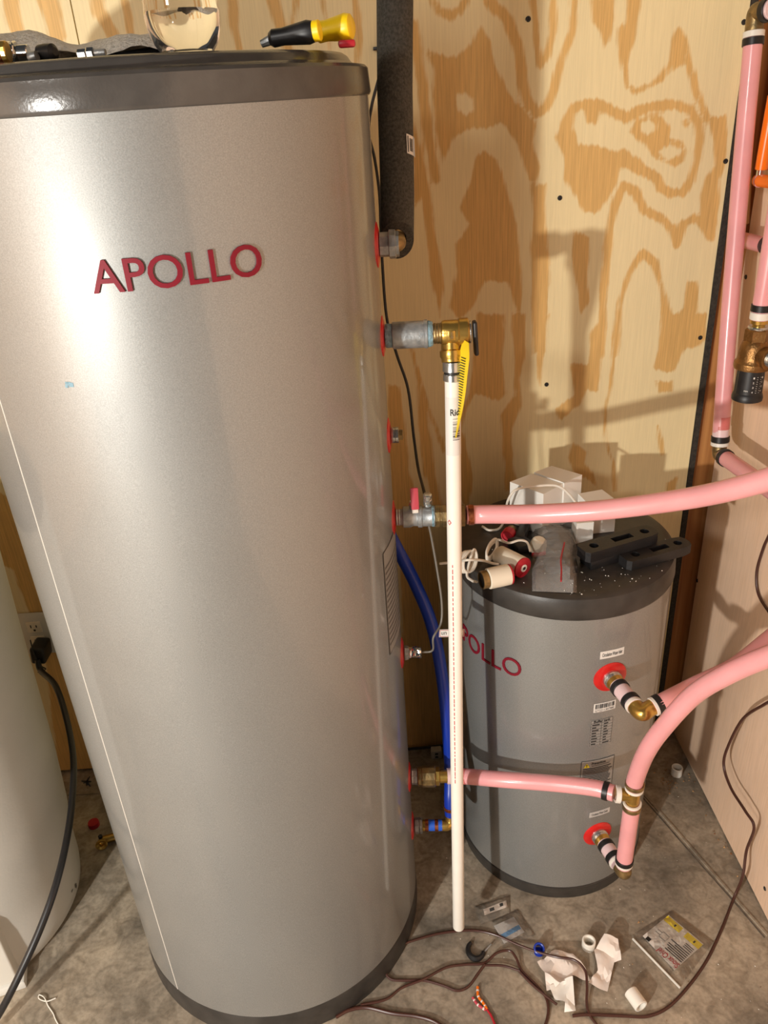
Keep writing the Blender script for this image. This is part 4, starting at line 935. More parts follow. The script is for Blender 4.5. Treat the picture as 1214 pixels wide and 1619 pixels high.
pA, pB = T_(255, 452, ZL + .018), T_(362, 512, ZL + .018); pA.z = pB.z = ZL + r_
o, a, L = sensor('cream cylinder with a red end cap, behind the open cream cylinder', pA, pB, r_)
prof(pA, a, [(r_ - .003, 0), (r_ - .0015, .002), (r_, L * .6), (r_ + .0006, L)], 'housing', 'cream', o)
prof(pA + a * L, a, [(r_ + .0006, 0), (r_ + .0006, .003), (r_ - .002, .0045)], 'red_cap', 'red_plastic', o)
prof(pA + a * (L + .0042), a, [(.007, 0), (.007, .001), (.0065, .0012)], 'white_ring', 'pexring', o); prof(pA + a * (L + .0053), a, [(.003, 0), (.003, .0006)], 'dark_bore', 'black', o)
# red plug
pA, pB = T_(292, 375, ZL + .012), T_(320, 335, ZL + .012)
pA.z = pB.z = ZL + .0135
o = thing('red_plug', 'small red plug with a brass shank behind the cream cylinders', 'plug', (pA.x, pA.y, ZL)); a = (pB - pA).normalized()
prof(pA, a, [(.0095, .004), (.0095, .0005), (.0115, 0), (.0128, .002), (.0125, .018), (.011, .020)], 'cap', 'red_plastic', o)
prof(pA + a * .019, a, [(.009, 0), (.0095, .002), (.0095, .012), (.007, .013)], 'plug_body', 'brass_old', o)
# black slab tool parts near
pq = T_(355, 405, ZL + .01)
tag(MB().box((pq.x, pq.y, ZL + .009), (.036, .040, .018), Matrix.Rotation(.4, 3, 'Z'), bevel=.004).build('black_block', 'black'), 'glossy black plastic block behind the cream cylinder with the red cap', 'block')
pq = T_(365, 350, ZL + .01)
tag(MB().box((pq.x, pq.y, ZL + .010), (.018, .070, .020), Matrix.Rotation(-.35, 3, 'Z'), bevel=.004).build('plastic_bar', 'bracket'), 'dark grey plastic bar between the red plug and the zip bag', 'bar')
# white cables
def cable(name, label, pts, r, m='white_cable', extra=None):
    return tag(MB().tube(spline(pts, 8), r, 9).build(name, m), label, 'cable')
zc_ = ZL + .004
cable('white_cable', 'white cable looping up over the left white carton', [T_(180, 325, zc_), T_(215, 342, zc_), T_(262, 330, zc_), T_(288, 270, ZL + .03), T_(296, 210, .85), T_(330, 160, .874), T_(400, 143, .8755), T_(500, 136, .8755), T_(545, 150, .872), T_(580, 182, .86), T_(606, 216, .85)], .0024)
coil = []
c0 = T_(110, 490, ZL + .018)
for k in range(26):
    t = k / 25 * 2 * math.pi * 3.2; coil.append(c0 + Vector((.013 * math.cos(t) * (1 + .1 * math.sin(k)), .014 * math.cos(t) + .009 * math.sin(t), .0 + .016 * math.sin(t) * (.9 + .05 * k / 25))) + Vector((.0006 * k - .006, 0, .002)))
tail = [T_(110, 540, zc_ + .002), T_(130, 570, zc_), T_(155, 578, ZL + .012)]
cable('white_cable_coil', 'coiled white cable at the left of the lid, leading to the open cream cylinder', coil + tail, .0024)
cable('white_sensor_cable', 'white cable running left from the capped cream cylinder over the lid edge', [T_(30, 500, ZL + .002) + Vector((-.018, 0, .004)), T_(62, 488, ZL + .012), T_(110, 478, ZL + .042), T_(180, 480, ZL + .030), T_(230, 494, ZL + .02), T_(255, 497, ZL + .018)], .0024)
bun = []
for k in range(22):
    t = k / 21 * 2 * math.pi * 3; bun.append(T_(225, 440, ZL + .016) + Vector((.014 * math.cos(t), .026 * math.cos(t - .4), .008 * math.sin(t) + .0005 * k)))
bun += [T_(300, 400, ZL + .035), T_(350, 388, ZL + .038), T_(385, 398, ZL + .03), T_(400, 440, ZL + .02)]
cable('white_cable_bundle', 'bundled white cable with a brown tie beside the capped cream cylinder', bun, .0022)
# zip bag with a black part inside
def film_bag(quad, z0, h, amp, nx=12, ny=14, seed=1, m='film2', name='bag_film', parent=None, top=True):
    rg = random.Random(seed); mb = MB(); vs = []; fs = []
    a, b, c, d = quad
    for j in range(ny + 1):
        for i in range(nx + 1):
            s, t = i / nx, j / ny; p = a.lerp(b, s).lerp(d.lerp(c, s), t)
            e = min(s, 1 - s, t, 1 - t); lift = min(1, e * 5) ** .6
            vs.append(Vector((p.x, p.y, z0 + .0006 + lift * h * (0.75 + .25 * math.sin(5 * s + 3 * t + seed)) + rg.uniform(0, amp) * lift)))
    for j in range(ny):
        for i in range(nx): k = j * (nx + 1) + i; fs.append((k, k + 1, k + nx + 2, k + nx + 1))
    mb.add(vs, fs); return mb.build(name, m, parent, sharp=30)
zq = [T_(408, 622, ZL), T_(612, 630, ZL), T_(608, 345, ZL), T_(405, 350, ZL)]
zc0 = sum(zq, Vector()) / 4
zb = thing('zip_bag', "crumpled clear zip bag with red seal strip, amid the buffer tank lid", 'bag', (zc0.x, zc0.y, ZL))
film_bag(zq, ZL, .034, .006, 12, 16, 3, parent=zb)
rl = spline([T_(540, 575, ZL + .036), T_(542, 520, ZL + .037), T_(540, 470, ZL + .038), T_(556, 398, ZL + .038)], 6)
MB().tube(rl, .0014, 8).build('seal_strip', 'red_plastic', zb)
tag(MB().box((zc0.x + .004, zc0.y - .034, ZL + .0095), (.058, .034, .017), Matrix.Rotation(-.12, 3, 'Z'), bevel=.004).build('black_adapter', 'black'), 'black plastic part inside the clear zip bag', 'adapter')
qk = T_(430, 400, ZL + .02)
o = thing('cream_knob', 'cream plastic fitting under the clear bag beside the pink hose', 'fitting', (qk.x, qk.y, ZL))
prof(Vector((qk.x, qk.y, ZL)), Vector((.15, -.1, 1)), [(.010, 0), (.015, .004), (.016, .018), (.013, .028), (.009, .031)], 'body', 'cream', o, 10)
prof(Vector((qk.x, qk.y - .014, ZL + .004)), Vector((1, .1, .1)), [(.004, -.012), (.005, -.01), (.005, .012), (.003, .014)], 'red_tip', 'red_plastic', o, 10)
hb = [T_(470, 352, ZL), T_(605, 352, ZL), T_(600, 315, ZL), T_(480, 318, ZL)]
o = thing('clear_bag', 'clear plastic bag bunched behind the zip bag under the pink hose', 'bag', (hb[0].x + .03, hb[0].y, ZL)); film_bag(hb, ZL, .038, .008, 8, 8, 9, parent=o)
# white foam crumbs on the lid
def crumbs(n, fn, smin, smax, name, m, label, z, cat):
    rg = random.Random(11); mb = MB()
    for _ in range(n):
        x, y = fn(rg); s = rg.uniform(smin, smax); c = Vector((x, y, z))
        mb.add([c + Vector((rg.uniform(-s, s), rg.uniform(-s, s), 0)) for _ in range(3)] + [c + Vector((0, 0, s))], [(0, 1, 2), (0, 1, 3), (1, 2, 3), (0, 2, 3)])
    return tag(mb.build(name, m, sharp=0), label, cat, kind='stuff')
def lidpt(rg):
    while True:
        a, r = rg.uniform(0, 6.283), SR * math.sqrt(rg.random()) * .97; x, y = sx + r * math.cos(a), sy + r * math.sin(a)
        if y < sy - .02 and (rg.random() < (.9 if x > .30 else .35)): return x, y
crumbs(170, lidpt, .0006, .0020, 'foam_crumbs', 'debris', 'white foam crumbs scattered over the dusty buffer tank lid', ZL - .0006, 'crumbs')

# ------------------------------------------------------------------ things on top of the big tank
ZT = 1.6015
bt0 = atZ(296, 81, ZT) if False else atY(296, 80, 0.985); bc_ = Vector((bt0.x, .985, ZT))
bo = thing('water_bottle', 'clear plastic bottle part filled with water, standing on the big tank', 'bottle', bc_)
bprof = [(.004, .0012), (.020, .0006), (.0285, .0025), (.034, .010), (.0385, .024), (.0395, .036), (.0385, .044), (.0375, .060), (.0385, .08), (.0385, .15), (.03, .18), (.014, .21), (.014, .235)]
def petal(prof_, n=80):
    vs, fs = [], []
    for r, h in prof_:
        k = max(0, 1 - h / .034) * .10
        for i in range(n):
            a_ = 2 * math.pi * i / n; rr = r * (1 - k * (0.5 - 0.5 * math.cos(5 * a_)) ** 2); vs.append(bc_ + Vector((rr * math.cos(a_), rr * math.sin(a_), h)))
    for j in range(len(prof_) - 1):
        for i in range(n): a_, b_ = j * n + i, j * n + (i + 1) % n; fs.append((a_, b_, b_ + n, a_ + n))
    fs.append(tuple(range(n - 1, -1, -1))); fs.append(tuple(range((len(prof_) - 1) * n, len(prof_) * n)))
    return MB().add(vs, fs)
petal(bprof).build('bottle_wall', 'glass', bo)
petal([(.004, .0026), (.019, .0022), (.0270, .0046), (.0322, .012), (.0365, .025), (.0375, .0375), (.0372, .040), (.01, .040)]).build('water', 'water', bo)
# pliers with yellow and black grips
def grip(o, p0, p1, r0, r1, m, name):
    a = (p1 - p0).normalized(); L = (p1 - p0).length
    return prof(p0, a, [(r0 * .7, 0), (r0, .004), (r0 * .95, L * .3), (r1, L * .7), (r1 * 1.08, L - .008), (r1 * .95, L - .002), (r1 * .7, L)], name, m, o, 20)
y0_ = 1.03
ga, gb = atY(433, 70, y0_), atY(499, 62, y0_ - .01)
for q in (ga, gb): pass
ga.z = ZT + .0125; gb.z = ZT + .0165
pl1 = thing('pliers', 'hand pliers with a black sleeved grip, near the right of the big tank lid', 'pliers', (ga.x, ga.y, ZT))
grip(pl1, ga + Vector((-.004, 0, 0)), gb, .0092, .0112, 'black', 'grip_sleeve'); cyl(gb - (gb - ga).normalized() * .002, gb + (gb - ga).normalized() * .006, .0105, 'grip_end', 'yellow', pl1)
MB().tube([ga + Vector((-.014, .003, -.004)), ga], [.004, .006], 10).build('steel_shank', 'galv', pl1)
ha, hb_ = atY(500, 64, 1.075), atY(556, 60, 1.06)
ha.z = ZT + .0185; hb_.z = ZT + .0215
pl2 = thing('screwdriver', 'thick yellow handle lying at the right edge of the big tank lid', 'tool', (ha.x, ha.y, ZT))
grip(pl2, ha, hb_ + (hb_ - ha).normalized() * .002, .0115, .0135, 'yellow', 'handle')
MB().box(Vector((hb_.x - .006, hb_.y - .012, ZT + .004)), (.020, .012, .008), bevel=.003).build('red_tip', 'red_plastic', pl2)
# rag
rg = random.Random(4); mb = MB(); vs = []; fs = []; nx, ny = 30, 12
for j in range(ny + 1):
    for i in range(nx + 1):
        s, t = i / nx, j / ny; x = -.50 + .30 * s; y = 1.00 + .20 * t
        hgt = .008 + max(0, math.sin(t * 3.1)) ** .7 * (.026 + .010 * math.cos(s * 7 - 1.6)) + .004 * math.sin(s * 23 + t * 9) + rg.uniform(0, .0015)
        r = math.hypot(x - bx, y - by)
        if r > BR - .035: k = (BR - .035) / r; x, y = bx + (x - bx) * k, by + (y - by) * k
        vs.append(Vector((x, y, ZT + max(.0015, hgt))))
for j in range(ny):
    for i in range(nx): k = j * (nx + 1) + i; fs.append((k, k + 1, k + nx + 2, k + nx + 1))
tag(MB().add(vs, fs).build('grey_rag', 'cloth', sharp=60), 'crumpled grey terry rag lying on the left of the big tank lid', 'cloth')
# black pouch behind the bottle, fittings in front
q = atY(215, 84, 1.08)
mb = MB(); mb.box((q.x + .02, 1.09, ZT + .010), (.11, .05, .020), bevel=.008, seg=3)
for v in mb.v:
    if v.z > ZT + .012: v.z -= max(0, (q.x + .03 - v.x)) * .16
tag(mb.build('black_pouch', 'black'), 'flat black pouch behind the water bottle on the big tank', 'pouch')
def small_fitting(label, x, y, z0, a, segs, m='brass_old', name='pipe_fitting', r=1.0):
    o = thing(name, label, 'fitting', (x, y, z0)); h = 0
    for k, (rr, L, mm, n) in enumerate(segs):
        prof(Vector((x, y, z0 + max(s[0] for s in segs) * r)) + Vector(a) * h, Vector(a), [(rr * r * .9, 0), (rr * r, .001), (rr * r, L - .001), (rr * r * .9, L)], ('nut', 'thread', 'sleeve')[k % 3], mm, o, n, sharp=20); h += L
    return o
q = atY(16, 88, .985)
small_fitting('threaded chrome fitting at the left front of the big tank lid', q.x - .012, .985, ZT, (1, 0, 0), [(.0115, .006, 'brass_old', 16), (.012, .003, 'chrome', 18), (.010, .003, 'chrome', 18), (.012, .003, 'chrome', 18), (.010, .003, 'chrome', 18), (.012, .003, 'chrome', 18), (.008, .012, 'chrome', 18)])
q = atY(140, 80, .95)
small_fitting('small chrome nut by the rag on the big tank lid', q.x - .012, .95, ZT, (1, -.1, 0), [(.0045, .010, 'chrome', 6), (.0055, .008, 'chrome', 6), (.0035, .012, 'galv', 12)])
q = atY(2, 86, .92)
small_fitting('copper stub at the left edge of the big tank lid', q.x - .03, .925, ZT, (1, 0, 0), [(.009, .030, 'copper', 16), (.010, .006, 'brass', 16)])
q = atY(74, 82, .985)
o = thing('grey_knob', 'dark grey knob lying in front of the rag on the big tank', 'plug', (q.x, .985, ZT))  # a dark grey knob of unknown use, not a plug
prof(Vector((q.x, .985, ZT + .011)), Vector((1, -.5, 0)), [(.005, -.012), (.008, -.009), (.0085, 0), (.008, .009), (.004, .012)], 'knob_body', 'bracket', o, 18)
prof(Vector((q.x - .016, .975, ZT + .006)), Vector((1, -.2, .2)), [(.005, 0), (.006, .004), (.005, .009)], 'knob_stem', 'galv', o, 12)

# ------------------------------------------------------------------ water softener on the left with its cord and outlet
bcx, bcy = -.991, 1.179
so = thing('brine_tank', 'off-white plastic water softener tank at the left edge', 'tank', (bcx, bcy, 0))
def squircle(cx, cy, r, z, n=96, e=2.3):
    out = []
    for k in range(n):
        a = 2 * math.pi * k / n; c, s = math.cos(a), math.sin(a); rr = r / ((abs(c) ** e + abs(s) ** e) ** (1 / e)); out.append(Vector((cx + rr * c, cy + rr * s, z)))
    return out
lay = [(.235, .0), (.2455, .012), (.2495, .04), (.2505, .07), (.252, .12), (.256, .17), (.262, .2), (.272, .35), (.283, .65), (.291, .83), (.293, .86)]
vs, fs = [], []; n = 96
for r, z in lay: vs += squircle(bcx, bcy, r, z, n, 2.0 + .0 * z)
for j in range(len(lay) - 1):
    for i in range(n): a, b = j * n + i, j * n + (i + 1) % n; fs.append((a, b, b + n, a + n))
fs.append(tuple(range(n - 1, -1, -1)))
MB().add(vs, fs).build('tank_body', 'softener', so)
MB().lathe((bcx, bcy, 0), UZ, [(.286, .850), (.292, .852), (.296, .858), (.297, .885), (.300, .895), (.3005, .924), (.2995, .930), (.2965, .932), (.294, .928), (.294, .905)], 96, cap=False).build('tank_rim', 'white_plastic', so)
MB().lathe((bcx, bcy, 0), UZ, [(.2935, .905), (.2935, .924), (.28, .927), (.20, .929), (.02, .930)], 96).build('tank_cover', 'purple', so)
# raised front panel and the small foot notch
fx = Vector((.952, .306, 0)); fy = Vector((-.306, .952, 0)); RM = Matrix(((fx.x, fy.x, 0), (fx.y, fy.y, 0), (0, 0, 1)))
fc = Vector((-.797, .987, 0)); c = fc + fy * .06 - fx * .13
MB().box((c.x, c.y, .43), (.26, .12, .82), RM, bevel=.005, seg=3).build('front_panel', 'white_plastic', so)
c = fc + fy * .018 - fx * .02
MB().box((c.x, c.y, .011), (.062, .050, .022), RM, bevel=.004, seg=2).build('foot', 'softener', so)
sm = atC(120, 1405, (bcx, bcy, .2505))
wrap((bcx, bcy, .2505), [([Vector((0, 0, 0)), Vector((.006, .001, 0)), Vector((.008, .009, 0)), Vector((.003, .012, 0)), Vector((-.002, .007, 0))], [(0, 1, 2, 3, 4)]), ([Vector((-.02, .012, 0)), Vector((-.012, .013, 0)), Vector((-.011, .016, 0)), Vector((-.019, .016, 0))], [(0, 1, 2, 3)])], phi(sm, (bcx, bcy, 1)), sm.z, .0008, 'scuff_mark', 'grey_ink', so)

oq = atY(58, 1000, WALL_Y - .0)
ou = thing('wall_outlet', 'white power outlet on the back wall between the softener and the big tank', 'outlet', (oq.x, WALL_Y, oq.z - .06))
MB().box((oq.x, WALL_Y - .003, oq.z), (.074, .006, .118), bevel=.0025).build('cover_plate', 'white_plastic', ou)
for dz in (.021, -.021):
    f_ = MB().box((oq.x + .002, WALL_Y - .007, oq.z + dz), (.034, .004, .030), bevel=.0015).build('receptacle', 'cream', ou)
    for dx, w_, h_ in ((-.0065, .0022, .008), (.0065, .0022, .0065)): MB().box((oq.x + .002 + dx, WALL_Y - .0093, oq.z + dz + .003), (w_, .0012, h_)).build('slot', 'black', f_, sharp=0)
    MB().box((oq.x + .002, WALL_Y - .0093, oq.z + dz - .008), (.005, .0012, .005), bevel=.001).build('slot', 'black', f_, sharp=0)
pq = atY(65, 1028, WALL_Y - .035)
pg = thing('power_plug', 'black power plug in the wall outlet with a thick black cord', 'plug', pq)
MB().box((pq.x, WALL_Y - .036, pq.z), (.034, .052, .044), Matrix.Rotation(.12, 3, 'Y'), bevel=.006, seg=3).build('plug_body', 'black', pg)
cp = [pq + Vector((0, -.028, -.006)), pq + Vector((.006, -.04, -.03)), atY(88, 1085, 1.44), atY(106, 1140, 1.36), atY(116, 1200, 1.27), atY(114, 1265, 1.17), atY(105, 1330, 1.08), atY(88, 1400, 1.0), atY(65, 1465, .945), atY(36, 1530, .90), atY(6, 1590, .87), atZ(-30, 1650, .02)]
MB().tube(spline(cp, 9), .0068, 14).build('cord', 'cable', pg)
tag(MB().tube(spline([atY(48, 1012, 1.50), atY(54, 1035, 1.50), atY(64, 1052, 1.50), atY(72, 1058, 1.51), atY(60, 1063, 1.51)], 6), .0016, 8).build('thin_wire', 'cable'), 'thin black wire curling under the power plug', 'wire')

# floor items at the left
def disc_thing(name, label, cat, p, r, h, m, tilt=(0, 0, 1)):
    return tag(MB().lathe(p, tilt, [(r * .85, h * .35), (r * .85, 0), (r, 0), (r, h * .8), (r * .93, h), (r * .3, h)], 28).build(name, m), label, cat)
disc_thing('red_disc', 'red plastic disc on the floor behind the softener', 'disc', atZ(149, 1305, .0), .0135, .012, 'red_plastic')
q = atZ(166, 1333, 0)
o = thing('brass_hose_fitting', 'small brass fitting on the floor at the left foot of the big tank', 'fitting', q)
prof(q + Vector((-.004, -.004, .013)), Vector((.25, -.75, .25)), [(.008, 0), (.0075, .012), (.0125, .014), (.0135, .018), (.0115, .020), (.006, .016), (.005, .008)], 'flared_mouth', 'brass', o)
cyl(q + Vector((-.004, 0, .011)), q + Vector((.032, .010, .011)), .0095, 'body', 'brass', o); prof(q + Vector((-.006, 0, .016)), UZ, [(.005, 0), (.005, .010), (.003, .012)], 'side_tap', 'black', o)
st = [atZ(88, 1578, .002), atZ(74, 1583, .003), atZ(62, 1579, .002), atZ(62, 1573, .002), atZ(70, 1577, .004), atZ(76, 1590, .002), atZ(84, 1602, .002), atZ(88, 1612, .002), atZ(97, 1628, .002)]
tag(MB().tube(spline(st, 7), .0012, 8).build('white_string', 'debris'), 'scrap of thin white string on the floor at bottom left', 'string')
q = atZ(137, 1236, .015); mb = MB()
for k in range(9): a = k * .7; mb.tube([q, q + Vector((.012 * math.cos(a), .010 * math.sin(a), .012 * math.sin(a * 2)))], [.003, .0012], 6)
tag(mb.build('black_tie', 'black'), 'frayed black tie on the floor against the back wall, left of the big tank', 'tie')
# cable and adapter at the back between the tanks
tag(MB().tube(spline([atY(560, 1190, 1.553), atY(650, 1184, 1.552), atY(700, 1179, 1.552), atY(770, 1174, 1.552)], 6), .0035, 8).build('black_cable', 'cable'), 'black cable lying along the foot of the back wall between the tanks', 'cable')
q = atZ(690, 1196, .0)
o = thing('wall_adapter', 'grey two-slot socket block on the floor behind the blue pipe', 'socket', q)
MB().box((q.x, q.y, .014), (.028, .020, .028), bevel=.003).build('block', 'white_plastic', o)
for dz in (.019, .008): MB().box((q.x, q.y - .0105, dz), (.008, .001, .005), bevel=.0004).build('slot', 'black', o, sharp=0)

# ------------------------------------------------------------------ floor litter in front
# two small clear bags with printed cards
def flat_pts(L, z): return [atZ(x, y, z) for x, y in L]
def bag_on_floor(name, label, quad, cardq, z=0.001, h=.006, seed=2, m='film'):
    q = [atZ(*p, 0) for p in quad]; c = sum(q, Vector()) / 4
    o = thing(name, label, 'bag', (c.x, c.y, 0), 'clear bags on the floor'); film_bag(q, z, h, .003, 10, 10, seed, m=m, parent=o)
    return o
def frame_from(o_, x_, y_):
    ux = (x_ - o_); uy = (y_ - o_); lx, ly = ux.length, uy.length; return o_, ux.normalized(), uy.normalized(), lx, ly
b1 = bag_on_floor('small_clear_bag', "small clear zip bag holding a white slip, on the floor nearest the buffer tank", [(760, 1462), (806, 1444), (806, 1416), (750, 1434)], None, seed=2)
q = [atZ(*p, .0035) for p in [(766, 1447), (802, 1434), (800, 1424), (764, 1438)]]
cd1 = MB().add([p for p in q] + [p + Vector((0, 0, .0008)) for p in q], [(0, 1, 2, 3), (4, 5, 6, 7), (0, 1, 5, 4), (1, 2, 6, 5), (2, 3, 7, 6), (3, 0, 4, 7)]).build('printed_slip', 'paper', b1, sharp=0)
o_, ux, uy, lx, ly = frame_from(q[0], q[1], q[3])
on_plane([rect2d(lx * .25, lx * .45, ly * .2, ly * .75, 1), rect2d(lx * .7, lx * .85, ly * .4, ly * .95, 1)], o_, ux, uy, .0012, 'slip_print', 'ink', cd1)
b2 = bag_on_floor('small_clear_bag', "small clear bag holding a white and blue card, on the floor beside the blue ring", [(796, 1500), (846, 1480), (818, 1438), (776, 1458)], None, seed=5)
q = [atZ(*p, .0035) for p in [(797, 1492), (829, 1474), (812, 1450), (781, 1464)]]
cd2 = MB().add([p for p in q] + [p + Vector((0, 0, .0008)) for p in q], [(0, 1, 2, 3), (4, 5, 6, 7), (0, 1, 5, 4), (1, 2, 6, 5), (2, 3, 7, 6), (3, 0, 4, 7)]).build('printed_card', 'grey_sticker', b2, sharp=0)
o_, ux, uy, lx, ly = frame_from(q[0], q[1], q[3])
on_plane([rect2d(lx * .05, lx * .95, ly * .22, ly * .45, 2)], o_, ux, uy, .0012, 'blue_bar', 'blue_ink', cd2)
# big clear bag with label
b3 = bag_on_floor('printed_clear_bag', 'large clear zip bag with a white and yellow printed label, on the floor at right', [(1076, 1560), (1128, 1490), (1062, 1440), (998, 1480)], None, h=.005, seed=8)
q = [atZ(*p, .0035) for p in [(1112, 1493), (1057, 1447), (1016, 1480), (1066, 1534)]]   # label read from the far side
cd3 = MB().add([p for p in q] + [p + Vector((0, 0, .0008)) for p in q], [(0, 1, 2, 3), (4, 5, 6, 7), (0, 1, 5, 4), (1, 2, 6, 5), (2, 3, 7, 6), (3, 0, 4, 7)]).build('printed_label', 'sticker', b3, sharp=0)
o_, ux, uy, lx, ly = frame_from(q[0], q[1], q[3])
uy = (uy - ux * ux.dot(uy)).normalized()
on_plane([rect2d(0, lx * .42, ly * .03, ly * .20, 2), rect2d(lx * .55, lx, ly * .03, ly * .20, 2)], o_, ux, uy, .0013, 'yellow_bars', 'yellow_ink', cd3)
on_plane([fit_text('Sioux Chief', lx * .04, lx * .62, ly * .80, ly * .95, 0, bold=.02)], o_, ux, uy, .0013, 'red_lettering', 'red_ink', cd3)
bt_ = [rect2d(lx * .05, lx * (.40 + .18 * random.random()), ly * (.72 - k * .055), ly * (.745 - k * .055), 1) for k in range(6)] + [rect2d(lx * .05, lx * .28, ly * (.38 - k * .05), ly * (.40 - k * .05), 1) for k in range(3)] + [rect2d(lx * .86, lx * .97, ly * .80, ly * .90, 1), rect2d(lx * .15, lx * .19, ly * .08, ly * .15, 1), rect2d(lx * .7, lx * .74, ly * .08, ly * .15, 1)]
bt_ += [rect2d(lx * .62, lx * .80, ly * .44, ly * .45, 1), rect2d(lx * .62, lx * .80, ly * .60, ly * .61, 1), rect2d(lx * .62, lx * .625, ly * .44, ly * .61, 1), rect2d(lx * .80, lx * .805, ly * .44, ly * .61, 1), rect2d(lx * .80, lx * .93, ly * .48, ly * .49, 1), rect2d(lx * .80, lx * .93, ly * .56, ly * .57, 1)]
on_plane(bt_, o_, ux, uy, .0013, 'small_print', 'ink', cd3)
MB().tube([atZ(1000, 1484, .004), atZ(1075, 1562, .004)], .0022, 8, flat=.5).build('zip_seal', 'white_plastic', b3)

# white plastic couplings
def coupling(label, p, a, r, L, ri, group=None, name='pipe_coupling', m='pvc'):
    o = MB().lathe(p, a, [(ri, 0), (r - .0008, 0), (r, .0008), (r, L - .0008), (r - .0008, L), (ri + .0006, L), (ri, L - .001), (ri, 0)], 32, cap=False).build(name, m)
    return tag(o, label, 'fitting', 'white plastic couplings on the floor')
coupling('white plastic coupling standing on the floor beside the crumpled papers', atZ(930, 1497, .0), UZ, .0135, .021, .0100)
coupling('white plastic coupling at the foot of the right wall in the corner', atZ(1069, 1224, .0), UZ, .0135, .024, .0105)
pA = atZ(1014, 1592, .0135); pB = atZ(997, 1568, .0135)
coupling('white plastic coupling lying on its side at the bottom right of the floor', pA, pB - pA, .0135, .032, .0100)
# blue collar
q = atZ(851, 1503, 0)
o = thing('blue_collar', 'blue plastic ring standing on the floor by the crumpled paper', 'ring', q)
MB().lathe(q + Vector((0, 0, .003)), Vector((.0, -.45, 1)), [(.0075, 0), (.0105, .001), (.0112, .015), (.0095, .016), (.0075, .015), (.0075, 0)], 24, cap=False).build('ring_wall', 'blue', o)
MB().lathe(q + Vector((0, -.004, 0)), UZ, [(.009, 0), (.010, .001), (.010, .004), (.006, .005)], 20).build('ring_foot', 'blue', o)
# broken black ring
cq = atZ(752, 1502, .004); arc = [cq + Vector((.0155 * math.cos(a), .0185 * math.sin(a), 0)) for a in np.linspace(math.radians(120), math.radians(345), 22)]
o = thing('pipe_clip', 'open black plastic pipe clip lying on the floor below the drain pipe', 'clip', cq)
MB().tube(arc, [.0038 + .0022 * math.sin(i / 21 * math.pi) for i in range(22)], 10).build('clip_body', 'black', o)
MB().tube([arc[-1] + Vector((.002, .0, 0)), arc[-1] + Vector((.018, .014, .002))], .0016, 8).build('clip_pin', 'galv', o)
# crumpled papers
def paper(label, poly, zs, seed, m='paper'):
    rg = random.Random(seed); bm = bmesh.new()
    vs = [bm.verts.new(atZ(x, y, z)) for (x, y), z in zip(poly, zs)]
    es = [bm.edges.new((vs[i], vs[(i + 1) % len(vs)])) for i in range(len(vs))]
    bmesh.ops.triangle_fill(bm, edges=es, use_beauty=True)
    bmesh.ops.subdivide_edges(bm, edges=bm.edges, cuts=4, use_grid_fill=True); bmesh.ops.triangulate(bm, faces=bm.faces)
    for v in bm.verts:
        f = math.sin(v.co.x * 130 + seed) * math.sin(v.co.y * 95 + seed * 2) + .7 * abs(math.sin((v.co.x * .8 + v.co.y) * 110 + seed))
        v.co.z = max(.0008, v.co.z + .0052 * f + rg.uniform(-.0003, .0003))
    ret = bmesh.ops.solidify(bm, geom=bm.faces[:], thickness=.0003)
    bm.verts.index_update()
    o = MB().add([v.co.copy() for v in bm.verts], [[v.index for v in f.verts] for f in bm.faces]).build('paper_scrap', m, sharp=26); bm.free()
    return tag(o, label, 'paper', 'crumpled paper scraps on the floor')
paper('crumpled white paper with an upright corner, right one of the scraps on the floor', [(955, 1478), (977, 1484), (982, 1519), (971, 1521), (960, 1570), (930, 1556), (945, 1535), (939, 1503)], [.022, .024, .014, .010, .003, .004, .006, .010], 1)
paper('crumpled white paper, left one of the scraps on the floor beside the blue ring', [(877, 1502), (905, 1508), (926, 1530), (933, 1552), (905, 1545), (885, 1556), (864, 1568), (861, 1540), (849, 1523)], [.012, .016, .010, .004, .012, .016, .004, .006, .004], 2)
paper('crumpled white paper nearest the front edge among the scraps on the floor', [(868, 1562), (888, 1549), (905, 1547), (910, 1600), (892, 1601), (893, 1588), (877, 1582)], [.006, .014, .020, .006, .003, .006, .004], 3, 'card')
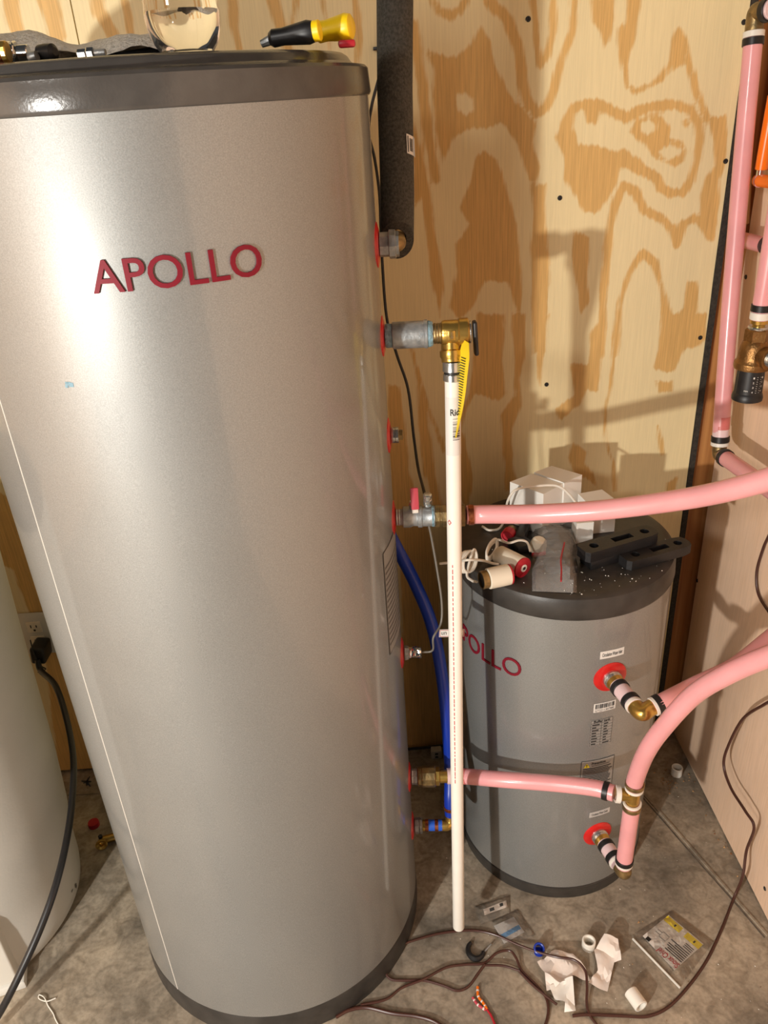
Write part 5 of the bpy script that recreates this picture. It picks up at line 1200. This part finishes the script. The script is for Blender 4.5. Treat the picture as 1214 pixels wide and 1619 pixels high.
# brown wires on the floor
fw = lambda L, r, label, z=.0035: tag(MB().tube(spline([atZ(x, y, z + zz) for x, y, zz in L], 8), r, 10).build('brown_floor_wire', 'brown_wire'), label, 'wire', 'brown wires on the floor')
fw([(960, 1640, 0), (930, 1600, 0), (928, 1560, .012), (925, 1535, .018), (908, 1518, .020), (880, 1513, .018), (850, 1505, .010), (820, 1494, .004), (780, 1477, 0), (745, 1471, 0), (700, 1475, 0), (660, 1485, 0), (632, 1496, .004), (615, 1515, .006), (609, 1535, .004), (618, 1548, 0), (640, 1550, 0), (670, 1550, 0), (700, 1558, 0), (722, 1566, 0), (740, 1560, 0), (755, 1540, .003), (766, 1525, .006)], .0026, 'brown wire making the wide loop under the drain pipe and over the paper')
fw([(570, 1589, .001), (610, 1580, 0), (635, 1562, 0), (670, 1548, .006), (705, 1530, .003), (735, 1525, 0), (765, 1523, 0), (785, 1507, .004), (805, 1503, .006), (816, 1515, .005), (825, 1535, 0), (850, 1560, 0), (864, 1580, 0), (866, 1605, 0), (855, 1640, 0)], .0026, 'brown wire curving past the black clip toward the front edge of the floor')
fw([(531, 1608, .001), (552, 1597, .001), (580, 1593, 0), (620, 1602, 0), (660, 1607, 0), (690, 1617, 0), (720, 1640, 0)], .0036, 'thick brown wire with a cut end at the foot of the big tank')
fw([(765, 1526, .004), (795, 1527, .004), (822, 1535, .002)], .0024, 'short brown wire piece touching the black clip')
fw([(820, 1535, .001), (845, 1560, .001), (880, 1588, .004)], .0026, 'brown wire piece ending at the front paper scrap')
# colourful wire tips
o = thing('striped_wire_tips', 'pair of orange and white striped wire ends on the floor in front', 'wire', atZ(760, 1585, 0))
for pts, m in (([(755, 1560), (756, 1575), (764, 1586), (770, 1596)], 'orange'), ([(747, 1577), (755, 1588), (768, 1597)], 'pink_red')):
    L = spline([atZ(x, y, .003) for x, y in pts], 6); MB().tube(L, .0026, 8).build('wire_end', m, o)
    for k in range(2, len(L) - 2, 4): MB().tube(L[k:k + 2], .0028, 8).build('white_stripe', 'sticker', o)
MB().tube(spline([atZ(769, 1595, .003), atZ(777, 1607, .003), atZ(784, 1625, .003)], 5), .0022, 8).build('wire_tail', 'red_plastic', o)
# debris
def floorpt(rg):
    while True:
        x, y = rg.uniform(-.35, .70), rg.uniform(.75, 1.5)
        if math.hypot(x - bx, y - by) > BR + .01 and math.hypot(x - sx, y - sy) > SR + .01 and rg.random() < (.9 if x > .5 else .5): return x, y
crumbs(210, floorpt, .0006, .0022, 'floor_crumbs', 'debris', 'white crumbs scattered over the concrete floor', -.0004, 'crumbs')
def chippt(rg):
    if rg.random() < .5: t = rg.random(); return .66 + rg.gauss(0, .012) - .0 * t, 1.40 + rg.gauss(0, .02)
    if rg.random() < .5: t = rg.random(); return rg.uniform(.71, .728), rg.uniform(1.12, 1.42)
    return rg.uniform(.42, .68), rg.uniform(.80, 1.05)
crumbs(120, chippt, .001, .0042, 'wood_chips', 'woodchip', 'brown wood chips along the foot of the right wall', -.0004, 'wood chips')
